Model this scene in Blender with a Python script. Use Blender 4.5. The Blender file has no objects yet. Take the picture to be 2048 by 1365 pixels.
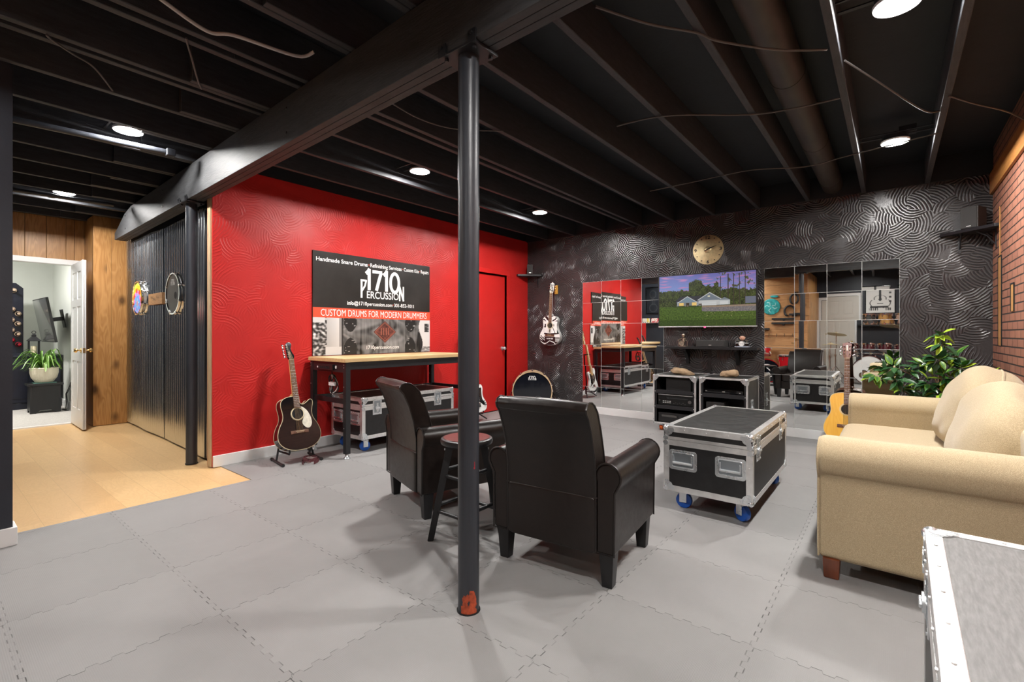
import bpy, bmesh, math, random
from mathutils import Vector, Matrix, noise as mnoise
PI = math.pi
sc = bpy.context.scene
C = sc.collection
random.seed(7)

# ---------------------------------------------------------------- camera
YAW = math.atan2(1785 - 1024, 954.0)
cd = bpy.data.cameras.new('camera'); cam = bpy.data.objects.new('camera', cd); C.objects.link(cam)
cd.sensor_width = 36.0; cd.sensor_fit = 'HORIZONTAL'; cd.lens = 954.0 / 2048 * 36
cd.shift_y = -14.5 / 2048; cd.clip_start = 0.02
cam.location = (0, 0, 1.15); cam.rotation_euler = (PI / 2, 0, YAW)
sc.camera = cam
# ---------------------------------------------------------------- world, exposure
w = bpy.data.worlds.new('world'); sc.world = w; w.use_nodes = True
w.node_tree.nodes['Background'].inputs['Color'].default_value = (0.5, 0.55, 0.6, 1)
w.node_tree.nodes['Background'].inputs['Strength'].default_value = 0.05
sc.view_settings.view_transform = 'Standard'; sc.view_settings.look = 'None'
sc.view_settings.exposure = 0.45; sc.view_settings.gamma = 1.0
sc.view_settings.use_curve_mapping = False
sc.cycles.caustics_reflective = False; sc.cycles.caustics_refractive = False
sc.cycles.max_bounces = 10; sc.cycles.diffuse_bounces = 5; sc.cycles.glossy_bounces = 6
LAMP = 740.0        # radiance of every recessed lamp lens
DIM = 300.0         # rear lamps given lower radiance, only to balance the light
# lamp positions: ceiling downlights between the joists
LZ = 2.655
LIGHTS = [(-4.43, .99, 'hall lamp near the beam'), (-6.90, 1.0, 'hall lamp near the wooden wall'), (-3.42, 2.92, 'lamp over the workbench'),
          (-3.42, 4.84, 'lamp near the black wall and red door'), (.016, 4.80, 'lamp near the brick wall over the sofa end'), (.016, 2.80, 'lamp over the sofa front arm'),
          (.016, .75, 'lamp beside the beam over the felt-topped case'), (-3.0, -.36, 'lamp over the red drum kit'), (-.48, -1.55, 'lamp over the white bass drum')]

# ---------------------------------------------------------------- object helpers
ROOTS = {}
def link(o):
    C.objects.link(o); return o
def tag(o, label=None, cat=None, group=None, kind=None):
    if label: o['label'] = label
    if cat: o['category'] = cat
    if group: o['group'] = group
    if kind: o['kind'] = kind
    return o
def thing(name, label, cat, loc=(0, 0, 0), rot=(0, 0, 0), group=None, scale=1):
    o = link(bpy.data.objects.new(name, None)); o.empty_display_size = .1
    if not hasattr(rot, '__len__'): rot = (0, 0, rot)
    o.location = loc; o.rotation_euler = rot; o.scale = (scale,) * 3
    return tag(o, label, cat, group)
def mat_of(o):
    from mathutils import Euler
    M = Matrix.Translation(o.location) @ o.rotation_euler.to_matrix().to_4x4() @ Matrix.Diagonal((*o.scale, 1))
    return mat_of(o.parent) @ M if o.parent else M
def T(x=0, y=0, z=0): return Matrix.Translation((x, y, z))
def R(a, ax='Z'): return Matrix.Rotation(a, 4, ax)
def S(x, y, z): return Matrix.Diagonal((x, y, z, 1))
def align(d, up=(0, 0, 1)):
    "rotation taking local z to direction d"
    return Vector(d).normalized().to_track_quat('Z', 'Y').to_matrix().to_4x4()

class MB:
    def __init__(s, M=None):
        s.bm = bmesh.new(); s.M = M or Matrix(); s.col = None
    def _put(s, tmp, M=None):
        tmp.transform(s.M @ (M or Matrix()))
        me = bpy.data.meshes.new('tmp'); tmp.to_mesh(me); tmp.free()
        s.bm.from_mesh(me); bpy.data.meshes.remove(me); return s
    def box(s, x0, x1, y0, y1, z0, z1, bev=0, seg=2, M=None, taper=None):
        t = bmesh.new(); bmesh.ops.create_cube(t, size=1)
        for v in t.verts:
            c = v.co; k = 1
            if taper and c.z < 0: k = taper
            v.co = Vector(((x0 + x1) / 2 + c.x * (x1 - x0) * k, (y0 + y1) / 2 + c.y * (y1 - y0) * k, (z0 + z1) / 2 + c.z * (z1 - z0)))
        if bev: bmesh.ops.bevel(t, geom=list(t.edges), offset=bev, segments=seg, profile=.5, affect='EDGES')
        return s._put(t, M)
    def cyl(s, p0, p1, r0, r1=None, seg=16, M=None, bev=0):
        p0 = Vector(p0); p1 = Vector(p1); d = p1 - p0
        t = bmesh.new()
        bmesh.ops.create_cone(t, cap_ends=True, segments=seg, radius1=r0, radius2=r0 if r1 is None else r1, depth=d.length)
        if bev: bmesh.ops.bevel(t, geom=[e for e in t.edges if all(len(f.verts) > 4 for f in e.link_faces) or any(len(f.verts) > 4 for f in e.link_faces)], offset=bev, segments=2, profile=.5, affect='EDGES')
        t.transform(T(*((p0 + p1) / 2)) @ align(d))
        return s._put(t, M)
    def tube(s, pts, r, seg=8, closed=False, M=None, cap=True, rs=None):
        pts = [Vector(p) for p in pts]; n = len(pts); t = bmesh.new(); rings = []
        up = None
        for i, p in enumerate(pts):
            a = pts[i - 1] if (i > 0 or closed) else p; b = pts[(i + 1) % n] if (i < n - 1 or closed) else p
            d = (b - a).normalized()
            if up is None:
                up = d.orthogonal().normalized()
            up = (up - d * up.dot(d)).normalized(); sd = d.cross(up)
            rr = rs[i] if rs else r
            rings.append([t.verts.new(p + (up * math.cos(2 * PI * k / seg) + sd * math.sin(2 * PI * k / seg)) * rr) for k in range(seg)])
        for i in range(n if closed else n - 1):
            A = rings[i]; B = rings[(i + 1) % n]
            for k in range(seg): t.faces.new((A[k], A[(k + 1) % seg], B[(k + 1) % seg], B[k]))
        if cap and not closed:
            t.faces.new(rings[0][::-1]); t.faces.new(rings[-1])
        return s._put(t, M)
    def lathe(s, prof, seg=32, M=None, closed=False):
        t = bmesh.new(); rings = []
        for r, z in prof:
            if r < 1e-6: rings.append([t.verts.new((0, 0, z))])
            else: rings.append([t.verts.new((r * math.cos(2 * PI * k / seg), r * math.sin(2 * PI * k / seg), z)) for k in range(seg)])
        m = len(rings)
        for i in range(m if closed else m - 1):
            A = rings[i]; B = rings[(i + 1) % m]
            for k in range(seg):
                k2 = (k + 1) % seg
                if len(A) == 1 and len(B) == 1: break
                if len(A) == 1: t.faces.new((A[0], B[k2], B[k]))
                elif len(B) == 1: t.faces.new((A[k], A[k2], B[0]))
                else: t.faces.new((A[k], A[k2], B[k2], B[k]))
        bmesh.ops.recalc_face_normals(t, faces=list(t.faces))
        return s._put(t, M)
    def ring(s, r, rt, seg=32, ts=8, M=None):
        return s.lathe([(r + rt * math.cos(2 * PI * k / ts), rt * math.sin(2 * PI * k / ts)) for k in range(ts)], seg, M, closed=True)
    def prism(s, poly, z0, z1, M=None, bev=0, seg=2):
        t = bmesh.new()
        a = [t.verts.new((x, y, z0)) for x, y in poly]; b = [t.verts.new((x, y, z1)) for x, y in poly]; n = len(poly)
        t.faces.new(a[::-1]); t.faces.new(b)
        for i in range(n): t.faces.new((a[i], a[(i + 1) % n], b[(i + 1) % n], b[i]))
        bmesh.ops.recalc_face_normals(t, faces=list(t.faces))
        if bev:
            bmesh.ops.bevel(t, geom=[e for e in t.edges if e.calc_face_angle(0) > .7], offset=bev, segments=seg, profile=.5, affect='EDGES')
        return s._put(t, M)
    def ball(s, c, rx, ry=None, rz=None, u=16, v=10, M=None):
        t = bmesh.new(); bmesh.ops.create_uvsphere(t, u_segments=u, v_segments=v, radius=1)
        t.transform(T(*c) @ S(rx, ry or rx, rz or rx)); return s._put(t, M)
    def pillow(s, a, b, c, e1=.35, e2=.35, M=None, u=40, v=24, fn=None):
        def p(x, e): return math.copysign(abs(x) ** e, x)
        t = bmesh.new(); rings = []
        for i in range(v + 1):
            f = -PI / 2 + PI * i / v; row = []
            for k in range(u):
                g = 2 * PI * k / u
                q = Vector((a * p(math.cos(f), e1) * p(math.cos(g), e2), b * p(math.cos(f), e1) * p(math.sin(g), e2), c * p(math.sin(f), e1)))
                if fn: q = fn(q)
                row.append(t.verts.new(q))
                if i in (0, v): break
            rings.append(row)
        for i in range(v):
            A, B = rings[i], rings[i + 1]
            for k in range(u):
                k2 = (k + 1) % u
                if len(A) == 1: t.faces.new((A[0], B[k2], B[k]))
                elif len(B) == 1: t.faces.new((A[k], A[k2], B[0]))
                else: t.faces.new((A[k], A[k2], B[k2], B[k]))
        bmesh.ops.recalc_face_normals(t, faces=list(t.faces))
        return s._put(t, M)
    def surf(s, f, nu, nv, M=None, col=None, wrap=False):
        t = bmesh.new(); g = [[t.verts.new(f(i / nu, j / nv)) for j in range(nv + 1)] for i in range(nu + 1)]
        for i in range(nu):
            for j in range(nv): t.faces.new((g[i][j], g[i + 1][j], g[i + 1][j + 1], g[i][j + 1]))
        return s._put(t, M)
    def face(s, pts, M=None):
        t = bmesh.new(); t.faces.new([t.verts.new(p) for p in pts]); return s._put(t, M)
    def build(s, name, mat, parent=None, world=False, smooth=True, ang=38, merge=0):
        bm = s.bm
        if merge: bmesh.ops.remove_doubles(bm, verts=list(bm.verts), dist=merge)
        if world and parent: bm.transform(mat_of(parent).inverted())
        bm.normal_update()
        if smooth:
            for f in bm.faces: f.smooth = True
            th = math.radians(ang)
            for e in bm.edges:
                if len(e.link_faces) == 2 and e.calc_face_angle(0) > th: e.smooth = False
        me = bpy.data.meshes.new(name); bm.to_mesh(me); bm.free()
        if mat: me.materials.append(mat)
        o = link(bpy.data.objects.new(name, me))
        if parent: o.parent = parent
        if smooth and len(me.polygons) < 6000:
            wn = o.modifiers.new('weighted_normal', 'WEIGHTED_NORMAL'); wn.keep_sharp = True; wn.weight = 60
        return o

def copy_tree(o, parent=None):
    c = o.copy(); C.objects.link(c)
    if parent: c.parent = parent
    for ch in list(o.children): copy_tree(ch, c)
    return c

def painted(name, wd, ht, nx, ny, fn, mat, parent=None, M=None, mask=None):
    "flat picture: a fine grid in the local xz plane facing -y, one printed colour per vertex"
    bm = bmesh.new(); cl = bm.verts.layers.float_color.new('Col'); g = []
    for i in range(nx + 1):
        row = []
        for j in range(ny + 1):
            u, v = i / nx, j / ny
            q = bm.verts.new((wd * (u - .5), 0, ht * (v - .5))); c = fn(u, v); q[cl] = (c[0], c[1], c[2], 1); row.append(q)
        g.append(row)
    for i in range(nx):
        for j in range(ny):
            if mask and not mask((i + .5) / nx, (j + .5) / ny): continue
            bm.faces.new((g[i][j], g[i + 1][j], g[i + 1][j + 1], g[i][j + 1]))
    if mask: bmesh.ops.delete(bm, geom=[q for q in bm.verts if not q.link_faces], context='VERTS')
    if M: bm.transform(M)
    me = bpy.data.meshes.new(name); bm.to_mesh(me); bm.free(); me.materials.append(mat)
    o = link(bpy.data.objects.new(name, me)); o.parent = parent
    return o

DG = None
def text_bm(s, bold=0.0):
    cu = bpy.data.curves.new('txt', 'FONT'); cu.body = s; cu.size = 1; cu.align_x = 'LEFT'; cu.offset = bold; cu.resolution_u = 4
    o = link(bpy.data.objects.new('txt', cu)); bpy.context.view_layer.update()
    dg = bpy.context.evaluated_depsgraph_get(); me = bpy.data.meshes.new_from_object(o.evaluated_get(dg))
    bm = bmesh.new(); bm.from_mesh(me); bpy.data.meshes.remove(me); bpy.data.objects.remove(o); bpy.data.curves.remove(cu)
    return bm
def put_text(mb, s, x0, x1, z0, z1, bold=0.0, M=None, y=0):
    "text stretched into the box x0..x1, z0..z1 (cap height box) in the local xz plane facing -y"
    bm = text_bm(s, bold)
    xs = [v.co.x for v in bm.verts]; a, b = min(xs), max(xs)
    ref = text_bm('E', bold); ys = [v.co.y for v in ref.verts]; lo, hi = min(ys), max(ys); ref.free()
    for v in bm.verts:
        v.co = Vector((x0 + (v.co.x - a) / (b - a) * (x1 - x0), y, z0 + (v.co.y - lo) / (hi - lo) * (z1 - z0)))
    me = bpy.data.meshes.new('t'); bm.transform(mb.M @ (M or Matrix())); bm.to_mesh(me); bm.free(); mb.bm.from_mesh(me); bpy.data.meshes.remove(me)
STROKE = [0]
def ribbon(mb, pts, wd, M=None, y=0, closed=False):
    "flat stroke of width wd through the points (x,z), facing -y"
    P = [Vector((p[0], p[1])) for p in pts]; n = len(P); L = []; Rr = []
    if not closed and n > 2:                     # split at sharp corners so strokes never fold over
        for i in range(1, n - 1):
            d0 = (P[i] - P[i - 1]).normalized(); d1 = (P[i + 1] - P[i]).normalized()
            if d0.dot(d1) < .8:
                a = [tuple(q) for q in P[:i]] + [tuple(P[i] + d0 * wd * .3)]; b_ = [tuple(P[i] - d1 * wd * .3)] + [tuple(q) for q in P[i + 1:]]
                ribbon(mb, a, wd, M, y); ribbon(mb, b_, wd, M, y); return
    STROKE[0] = (STROKE[0] + 1) % 7; y = y - .00009 * STROKE[0]
    for i in range(n):
        a = P[i - 1] if (i or closed) else P[i]; b = P[(i + 1) % n] if (i < n - 1 or closed) else P[i]
        d = (b - a).normalized(); nn = Vector((-d.y, d.x)); L.append(P[i] + nn * wd / 2); Rr.append(P[i] - nn * wd / 2)
    t = bmesh.new(); A = [t.verts.new((q.x, y, q.y)) for q in L]; B = [t.verts.new((q.x, y, q.y)) for q in Rr]
    for i in range(n if closed else n - 1):
        j = (i + 1) % n; t.faces.new((A[i], B[i], B[j], A[j]))
    mb._put(t, M)

# ---------------------------------------------------------------- material helpers
def nmat(name):
    m = bpy.data.materials.new(name); m.use_nodes = True; nt = m.node_tree
    return m, nt, nt.nodes['Principled BSDF']
def nd(nt, t, ins=None, **kw):
    n = nt.nodes.new(t)
    for k, v in kw.items(): setattr(n, k, v)
    for k, v in (ins or {}).items():
        if isinstance(v, bpy.types.NodeSocket): nt.links.new(v, n.inputs[k])
        else: n.inputs[k].default_value = v
    return n
def mt(nt, op, a, b=0.0, c=0.0, clamp=False):
    n = nt.nodes.new('ShaderNodeMath'); n.operation = op; n.use_clamp = clamp
    for i, v in enumerate((a, b, c)):
        if isinstance(v, bpy.types.NodeSocket): nt.links.new(v, n.inputs[i])
        else: n.inputs[i].default_value = v
    return n.outputs[0]
def mixc(nt, f, a, b, mode='MIX'):
    n = nt.nodes.new('ShaderNodeMix'); n.data_type = 'RGBA'; n.blend_type = mode
    for i, v in ((0, f), (6, a), (7, b)):
        if isinstance(v, bpy.types.NodeSocket): nt.links.new(v, n.inputs[i])
        else: n.inputs[i].default_value = v if i == 0 else (*v[:3], 1)
    return n.outputs[2]
def coords(nt, kind='Object', scale=(1, 1, 1), rot=(0, 0, 0), loc=(0, 0, 0)):
    tc = nt.nodes.new('ShaderNodeTexCoord')
    mp = nd(nt, 'ShaderNodeMapping', {'Vector': tc.outputs[kind], 'Scale': scale, 'Rotation': rot, 'Location': loc})
    return mp.outputs[0]
def bump(nt, b, h, strength=.3, dist=.01):
    n = nd(nt, 'ShaderNodeBump', {'Strength': strength, 'Distance': dist, 'Height': h}); nt.links.new(n.outputs[0], b.inputs['Normal']); return n
def M_(name, col, rough=.5, metal=0.0, ns=0, na=.15, stretch=(1, 1, 1), bs=0, bst=.2, bd=.004, coat=0, spec=.5, rn=0):
    m, nt, b = nmat(name)
    b.inputs['Base Color'].default_value = (*col, 1); b.inputs['Roughness'].default_value = rough; b.inputs['Metallic'].default_value = metal
    b.inputs['Coat Weight'].default_value = coat; b.inputs['Specular IOR Level'].default_value = spec
    if ns or bs:
        v = coords(nt, 'Object', stretch)
    if ns:
        n = nd(nt, 'ShaderNodeTexNoise', {'Vector': v, 'Scale': ns, 'Detail': 5.0, 'Roughness': .6})
        f = n.outputs['Fac']
        lo = tuple(c * (1 - na) for c in col); hi = tuple(min(1, c * (1 + na)) for c in col)
        rp = nd(nt, 'ShaderNodeMapRange', {'Value': f, 'From Min': .3, 'From Max': .7})
        nt.links.new(mixc(nt, rp.outputs[0], lo, hi), b.inputs['Base Color'])
        if rn:
            r = nd(nt, 'ShaderNodeMapRange', {'Value': f, 'From Min': .3, 'From Max': .7, 'To Min': rough - rn, 'To Max': rough + rn}); nt.links.new(r.outputs[0], b.inputs['Roughness'])
    if bs:
        n = nd(nt, 'ShaderNodeTexNoise', {'Vector': v, 'Scale': bs, 'Detail': 3.0}); bump(nt, b, n.outputs['Fac'], bst, bd)
    return m
def emit(name, col, st):
    m, nt, b = nmat(name)
    b.inputs['Base Color'].default_value = (*[min(1, c) for c in col], 1); b.inputs['Emission Color'].default_value = (*col, 1); b.inputs['Emission Strength'].default_value = st
    return m
def printed(name, rough=.45, coat=0, emission=0):
    m, nt, b = nmat(name); a = nd(nt, 'ShaderNodeAttribute', attribute_name='Col')
    if emission:
        b.inputs['Base Color'].default_value = (.01, .01, .01, 1); nt.links.new(a.outputs['Color'], b.inputs['Emission Color']); b.inputs['Emission Strength'].default_value = emission
    else: nt.links.new(a.outputs['Color'], b.inputs['Base Color'])
    b.inputs['Roughness'].default_value = rough; b.inputs['Coat Weight'].default_value = coat
    return m
def sr(r, g, b):
    f = lambda c: ((c / 255 + .055) / 1.055) ** 2.4 if c > 10 else c / 255 / 12.92
    return (f(r), f(g), f(b))

def swirl_mat(name, col, rough, strength, spec=.5, axis='Y', dist=.006, m0=.36, m1=.56):
    "trowelled comb-arc wall texture"
    m, nt, b = nmat(name)
    b.inputs['Roughness'].default_value = rough; b.inputs['Specular IOR Level'].default_value = spec
    v = coords(nt, 'Object')
    sx = nd(nt, 'ShaderNodeSeparateXYZ', {'Vector': v})
    a2 = sx.outputs['X'] if axis == 'Y' else sx.outputs['Y']
    p = nd(nt, 'ShaderNodeCombineXYZ', {'X': a2, 'Y': sx.outputs['Z'], 'Z': 0.0}).outputs[0]
    vo = nd(nt, 'ShaderNodeTexVoronoi', {'Vector': p, 'Scale': 7.0, 'Randomness': .9}, voronoi_dimensions='2D')
    an = mt(nt, 'MULTIPLY', nd(nt, 'ShaderNodeSeparateColor', {'Color': vo.outputs['Color']}).outputs[0], 2 * PI)
    cr = nd(nt, 'ShaderNodeCombineXYZ', {'X': mt(nt, 'MULTIPLY', mt(nt, 'COSINE', an), .17), 'Y': mt(nt, 'MULTIPLY', mt(nt, 'SINE', an), .17)}).outputs[0]
    ce = nd(nt, 'ShaderNodeVectorMath', {0: vo.outputs['Position'], 1: cr}, operation='ADD').outputs[0]
    dd = nd(nt, 'ShaderNodeVectorMath', {0: p, 1: ce}, operation='SUBTRACT').outputs[0]
    ln = nd(nt, 'ShaderNodeVectorMath', {0: dd}, operation='LENGTH').outputs['Value']
    nz = nd(nt, 'ShaderNodeTexNoise', {'Vector': p, 'Scale': 9.0, 'Detail': 2.0}).outputs['Fac']
    ph = mt(nt, 'ADD', mt(nt, 'MULTIPLY', ln, 262.0), mt(nt, 'MULTIPLY', nz, 5.0))
    s = mt(nt, 'SINE', ph)
    s = mt(nt, 'POWER', mt(nt, 'MULTIPLY_ADD', s, .5, .5), 3.2)
    pat = nd(nt, 'ShaderNodeTexNoise', {'Vector': p, 'Scale': 3.4, 'Detail': 5.0}).outputs['Fac']
    mk = nd(nt, 'ShaderNodeMapRange', {'Value': pat, 'From Min': m0, 'From Max': m1}).outputs[0]
    h = mt(nt, 'MULTIPLY', s, mk)
    fine = nd(nt, 'ShaderNodeTexNoise', {'Vector': p, 'Scale': 60.0, 'Detail': 3.0}).outputs['Fac']
    h = mt(nt, 'ADD', h, mt(nt, 'MULTIPLY', fine, .12))
    bump(nt, b, h, strength, dist)
    big = nd(nt, 'ShaderNodeTexNoise', {'Vector': p, 'Scale': 3.0, 'Detail': 4.0}).outputs['Fac']
    nt.links.new(mixc(nt, big, tuple(c * .82 for c in col), tuple(c * 1.18 for c in col)), b.inputs['Base Color'])
    return m

def wood_mat(name, dark, light, grain_axis='Z', plank=0, across='Y', rough=.45, knots=True, scale=1.0, coat=0):
    m, nt, b = nmat(name)
    b.inputs['Roughness'].default_value = rough; b.inputs['Coat Weight'].default_value = coat; b.inputs['Coat Roughness'].default_value = .3
    v = coords(nt, 'Object')
    sp = nd(nt, 'ShaderNodeSeparateXYZ', {'Vector': v}); g = sp.outputs[grain_axis]
    oth = [a for a in 'XYZ' if a != grain_axis]
    a1 = sp.outputs[across]; a3 = sp.outputs[[a for a in oth if a != across][0]]
    rnd = 0.0
    if plank:
        cell = mt(nt, 'FLOOR', mt(nt, 'DIVIDE', a1, plank))
        rnd = nd(nt, 'ShaderNodeTexWhiteNoise', {'W': cell}, noise_dimensions='1D').outputs['Value']
        g = mt(nt, 'ADD', g, mt(nt, 'MULTIPLY', rnd, 37.0))
    q = nd(nt, 'ShaderNodeCombineXYZ', {'X': a1, 'Y': a3, 'Z': mt(nt, 'MULTIPLY', g, .16)}).outputs[0]
    n1 = nd(nt, 'ShaderNodeTexNoise', {'Vector': q, 'Scale': 9.0 * scale, 'Detail': 2.0, 'Distortion': .6}).outputs['Fac']
    rings = mt(nt, 'SINE', mt(nt, 'MULTIPLY', n1, 55.0))
    rings = mt(nt, 'MULTIPLY_ADD', rings, .5, .5)
    q2 = nd(nt, 'ShaderNodeCombineXYZ', {'X': a1, 'Y': a3, 'Z': mt(nt, 'MULTIPLY', g, .04)}).outputs[0]
    fine = nd(nt, 'ShaderNodeTexNoise', {'Vector': q2, 'Scale': 130.0 * scale, 'Detail': 3.0}).outputs['Fac']
    f = mt(nt, 'ADD', mt(nt, 'MULTIPLY', rings, .35), mt(nt, 'MULTIPLY', fine, .5))
    f = mt(nt, 'ADD', f, mt(nt, 'MULTIPLY', n1, .3))
    col = mixc(nt, f, light, dark)
    if plank:
        col = mixc(nt, mt(nt, 'MULTIPLY', rnd, .35), col, dark)
    if knots:
        kq = nd(nt, 'ShaderNodeCombineXYZ', {'X': a1, 'Y': a3, 'Z': mt(nt, 'MULTIPLY', g, .6)}).outputs[0]
        vo = nd(nt, 'ShaderNodeTexVoronoi', {'Vector': kq, 'Scale': 3.6 * scale}).outputs['Distance']
        k = nd(nt, 'ShaderNodeMapRange', {'Value': vo, 'From Min': .06, 'From Max': .19, 'To Min': .95, 'To Max': 0.0}).outputs[0]
        col = mixc(nt, k, col, tuple(c * .3 for c in dark))
    nt.links.new(col, b.inputs['Base Color'])
    bump(nt, b, f, .12, .003)
    return m

# ---------------------------------------------------------------- materials
m_black_wall = swirl_mat('black_wall_paint', (.036, .0335, .0345), .30, 1.0, .75, 'Y', .0065, .33, .52)
m_red_wall = swirl_mat('red_wall_paint', (.50, .017, .015), .45, .5, .35, 'X', .0028, .38, .60)
m_red_plain = M_('red_door_paint', (.52, .015, .013), .4, ns=6, na=.06, bs=90, bst=.1)
m_dark_wall = M_('dark_slate_paint', (.018, .021, .03), .5, ns=5, na=.15, bs=60, bst=.15)
m_ceiling = M_('ceiling_black_paint', (.0045, .006, .009), .7, ns=8, na=.3, bs=30, bst=.3)
m_joist = M_('joist_black_paint', (.032, .034, .039), .62, ns=9, na=.3, stretch=(6, 1, 6), bs=60, bst=.3)
m_beam = M_('beam_black_paint', (.036, .037, .039), .6, ns=14, na=.35, stretch=(.5, 1, 3), bs=45, bst=.35, bd=.004)
m_white = M_('white_trim_paint', (.78, .78, .77), .4)
m_offwhite = M_('pale_grey_wall_paint', (.62, .64, .60), .7, ns=2, na=.04)
m_carpet = M_('grey_carpet', (.50, .47, .44), .95, ns=140, na=.3, bs=220, bst=.6)
m_steelpost = M_('painted_steel_post', (.028, .031, .038), .38, ns=12, na=.25, stretch=(1, 1, .15), bs=90, bst=.12, rn=.06)
m_rust = M_('orange_primer_patch', (.42, .07, .025), .7, ns=45, na=.5)
m_alu = M_('brushed_aluminium', (.80, .80, .79), .38, .78, ns=14, na=.12, stretch=(1, 8, 1), rn=.08)
m_steel = M_('zinc_plated_steel', (.76, .79, .81), .28, .85, ns=12, na=.06, rn=.04)
m_chrome = M_('chrome', (.82, .82, .83), .07, 1.0)
m_blackmetal = M_('black_powder_coated_steel', (.012, .012, .014), .42, ns=40, na=.2)
m_laminate_black = M_('black_case_laminate', (.0095, .0095, .010), .45, ns=22, na=.4, bs=160, bst=.12, bd=.002)
m_case_top = M_('scuffed_black_case_top', (.030, .030, .029), .42, ns=9, na=.45, stretch=(1, 3, 1), bs=120, bst=.15, bd=.002, rn=.08)
m_felt_top = M_('grey_carpeted_case_top', (.165, .163, .16), .6, ns=90, na=.22, stretch=(1.6, .25, 1), bs=150, bst=.3, bd=.002)
m_blue = M_('blue_polyurethane_wheel', (.008, .085, .42), .35)
m_orange = M_('orange_polyurethane_wheel', (.75, .13, .015), .4)
m_plastic = M_('black_plastic', (.012, .012, .013), .4)
m_plastic_grey = M_('charcoal_plastic', (.065, .064, .062), .5, bs=200, bst=.1)
m_darkgap = M_('dark_recess', (.004, .004, .004), .8)
m_leather = M_('dark_brown_leather', (.0105, .0068, .0054), .36, spec=.4, ns=25, na=.25, bs=170, bst=.16, bd=.003, rn=.05)
m_piping = M_('leather_piping', (.012, .009, .008), .4)
m_legblack = M_('black_stained_wood', (.009, .009, .010), .4, ns=10, na=.3, stretch=(3, 3, .4))
m_sofa = None
m_maple = wood_mat('pale_laminate_worktop', (.56, .37, .17), (.72, .52, .28), 'Y', across='X', knots=False, rough=.4, scale=.6)
m_plank_v = wood_mat('stained_pine_boards', (.30, .128, .032), (.62, .345, .125), 'Z', .19, 'Y', .42)
m_plank_vx = wood_mat('stained_pine_boards_side', (.30, .128, .032), (.62, .345, .125), 'Z', .19, 'X', .42)
m_plank_h = wood_mat('pine_boards_horizontal', (.42, .19, .07), (.62, .35, .15), 'X', .2, 'Z', .5)
m_woodband = wood_mat('stained_pine_band', (.30, .115, .025), (.52, .24, .07), 'Y', across='Z', rough=.45)
m_rustic = wood_mat('rustic_sign_wood', (.22, .10, .035), (.48, .27, .12), 'X', across='Z', knots=False, scale=2)
m_redbrown = M_('red_brown_stool_top', (.075, .030, .025), .35, ns=7, na=.3, stretch=(1, 8, 1), coat=.3)
m_sofaleg = M_('reddish_wood_foot', (.14, .035, .012), .3, ns=9, na=.35, stretch=(4, 4, .6), coat=.3)
m_gtr_black = M_('gloss_black_lacquer', (.006, .006, .007), .08, coat=.6)
m_gtr_nat = wood_mat('amber_spruce_top', (.80, .38, .035), (.92, .52, .07), 'Z', across='X', knots=False, rough=.22, scale=1.2, coat=.5)
m_mahog = wood_mat('mahogany_side', (.07, .018, .008), (.17, .05, .02), 'Z', across='X', knots=False, rough=.25, coat=.5)
m_rosewood = wood_mat('rosewood', (.10, .04, .022), (.20, .085, .045), 'Z', across='X', knots=False, rough=.45, scale=3)
m_maple_neck = wood_mat('maple_neck', (.56, .33, .12), (.74, .50, .22), 'Z', across='X', knots=False, rough=.3, scale=2)
m_cream = M_('cream_binding', (.62, .52, .33), .4)
m_pearl = M_('pearl_pickguard', (.72, .68, .56), .25, ns=30, na=.2, coat=.4)
m_white_gloss = M_('gloss_white_lacquer', (.75, .75, .73), .15, coat=.4)
m_string = M_('bronze_string', (.75, .62, .40), .3, 1.0)
m_gold = M_('brass', (.75, .56, .26), .25, 1.0)
m_cymbal = M_('cymbal_bronze', (.74, .62, .36), .36, .75, ns=30, na=.15)
m_hoopwood = M_('maple_drum_hoop', (.62, .45, .27), .4, ns=9, na=.2, stretch=(1, 1, 6))
m_drumhead = M_('black_drum_film', (.006, .0075, .012), .1)
m_drumwhite = M_('white_drum_film', (.78, .78, .76), .35)
m_redlac = M_('red_drum_lacquer', (.50, .008, .016), .12, coat=.5)
m_dkred = M_('dark_red_drum_lacquer', (.06, .008, .012), .15, coat=.5)
m_ink_white = M_('white_print', (.80, .80, .79), .5)
m_ink_black = M_('black_print', (.008, .008, .008), .45)
m_ink_red = M_('red_orange_print', (.66, .075, .03), .45)
m_signface = M_('glossy_black_sign_face', (.022, .019, .017), .38, ns=3, na=.3, spec=.4, rn=.05)
m_rock = M_('sandstone', (.36, .25, .15), .9, ns=7, na=.35, bs=30, bst=.7, bd=.01)
m_leaf = None
m_ceramic = None
m_cable_black = M_('black_cable', (.01, .01, .01), .5)
m_cable_grey = M_('grey_cable', (.085, .08, .078), .5)
m_cable_white = M_('white_cable', (.50, .48, .46), .5)
m_duct = M_('dark_brown_duct', (.035, .028, .022), .5, ns=6, na=.3)
m_glassblack = M_('black_tv_glass', (.006, .006, .007), .1, coat=.3)
m_tvgrey = M_('switched_off_tv_glass', (.06, .062, .06), .18, coat=.3)
m_teal = M_('turquoise_paint', (.03, .33, .33), .4, ns=12, na=.5)
m_skin = M_('painted_skin_tone', (.70, .40, .28), .45)
m_pewter = M_('pewter', (.60, .54, .44), .3, 1.0, ns=40, na=.3)
m_hairdk = M_('painted_dark_hair', (.02, .014, .01), .5)
m_yellow = M_('amber_wood_hanger', (.60, .30, .05), .4)
m_candle = M_('ivory_wax', (.80, .70, .48), .6)
m_winered = M_('red_foil', (.40, .015, .03), .3, .4)
m_winegold = M_('champagne_foil', (.75, .56, .42), .3, .6)
m_navy = M_('blue_black_furniture_paint', (.008, .010, .020), .35, ns=8, na=.2)
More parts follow.
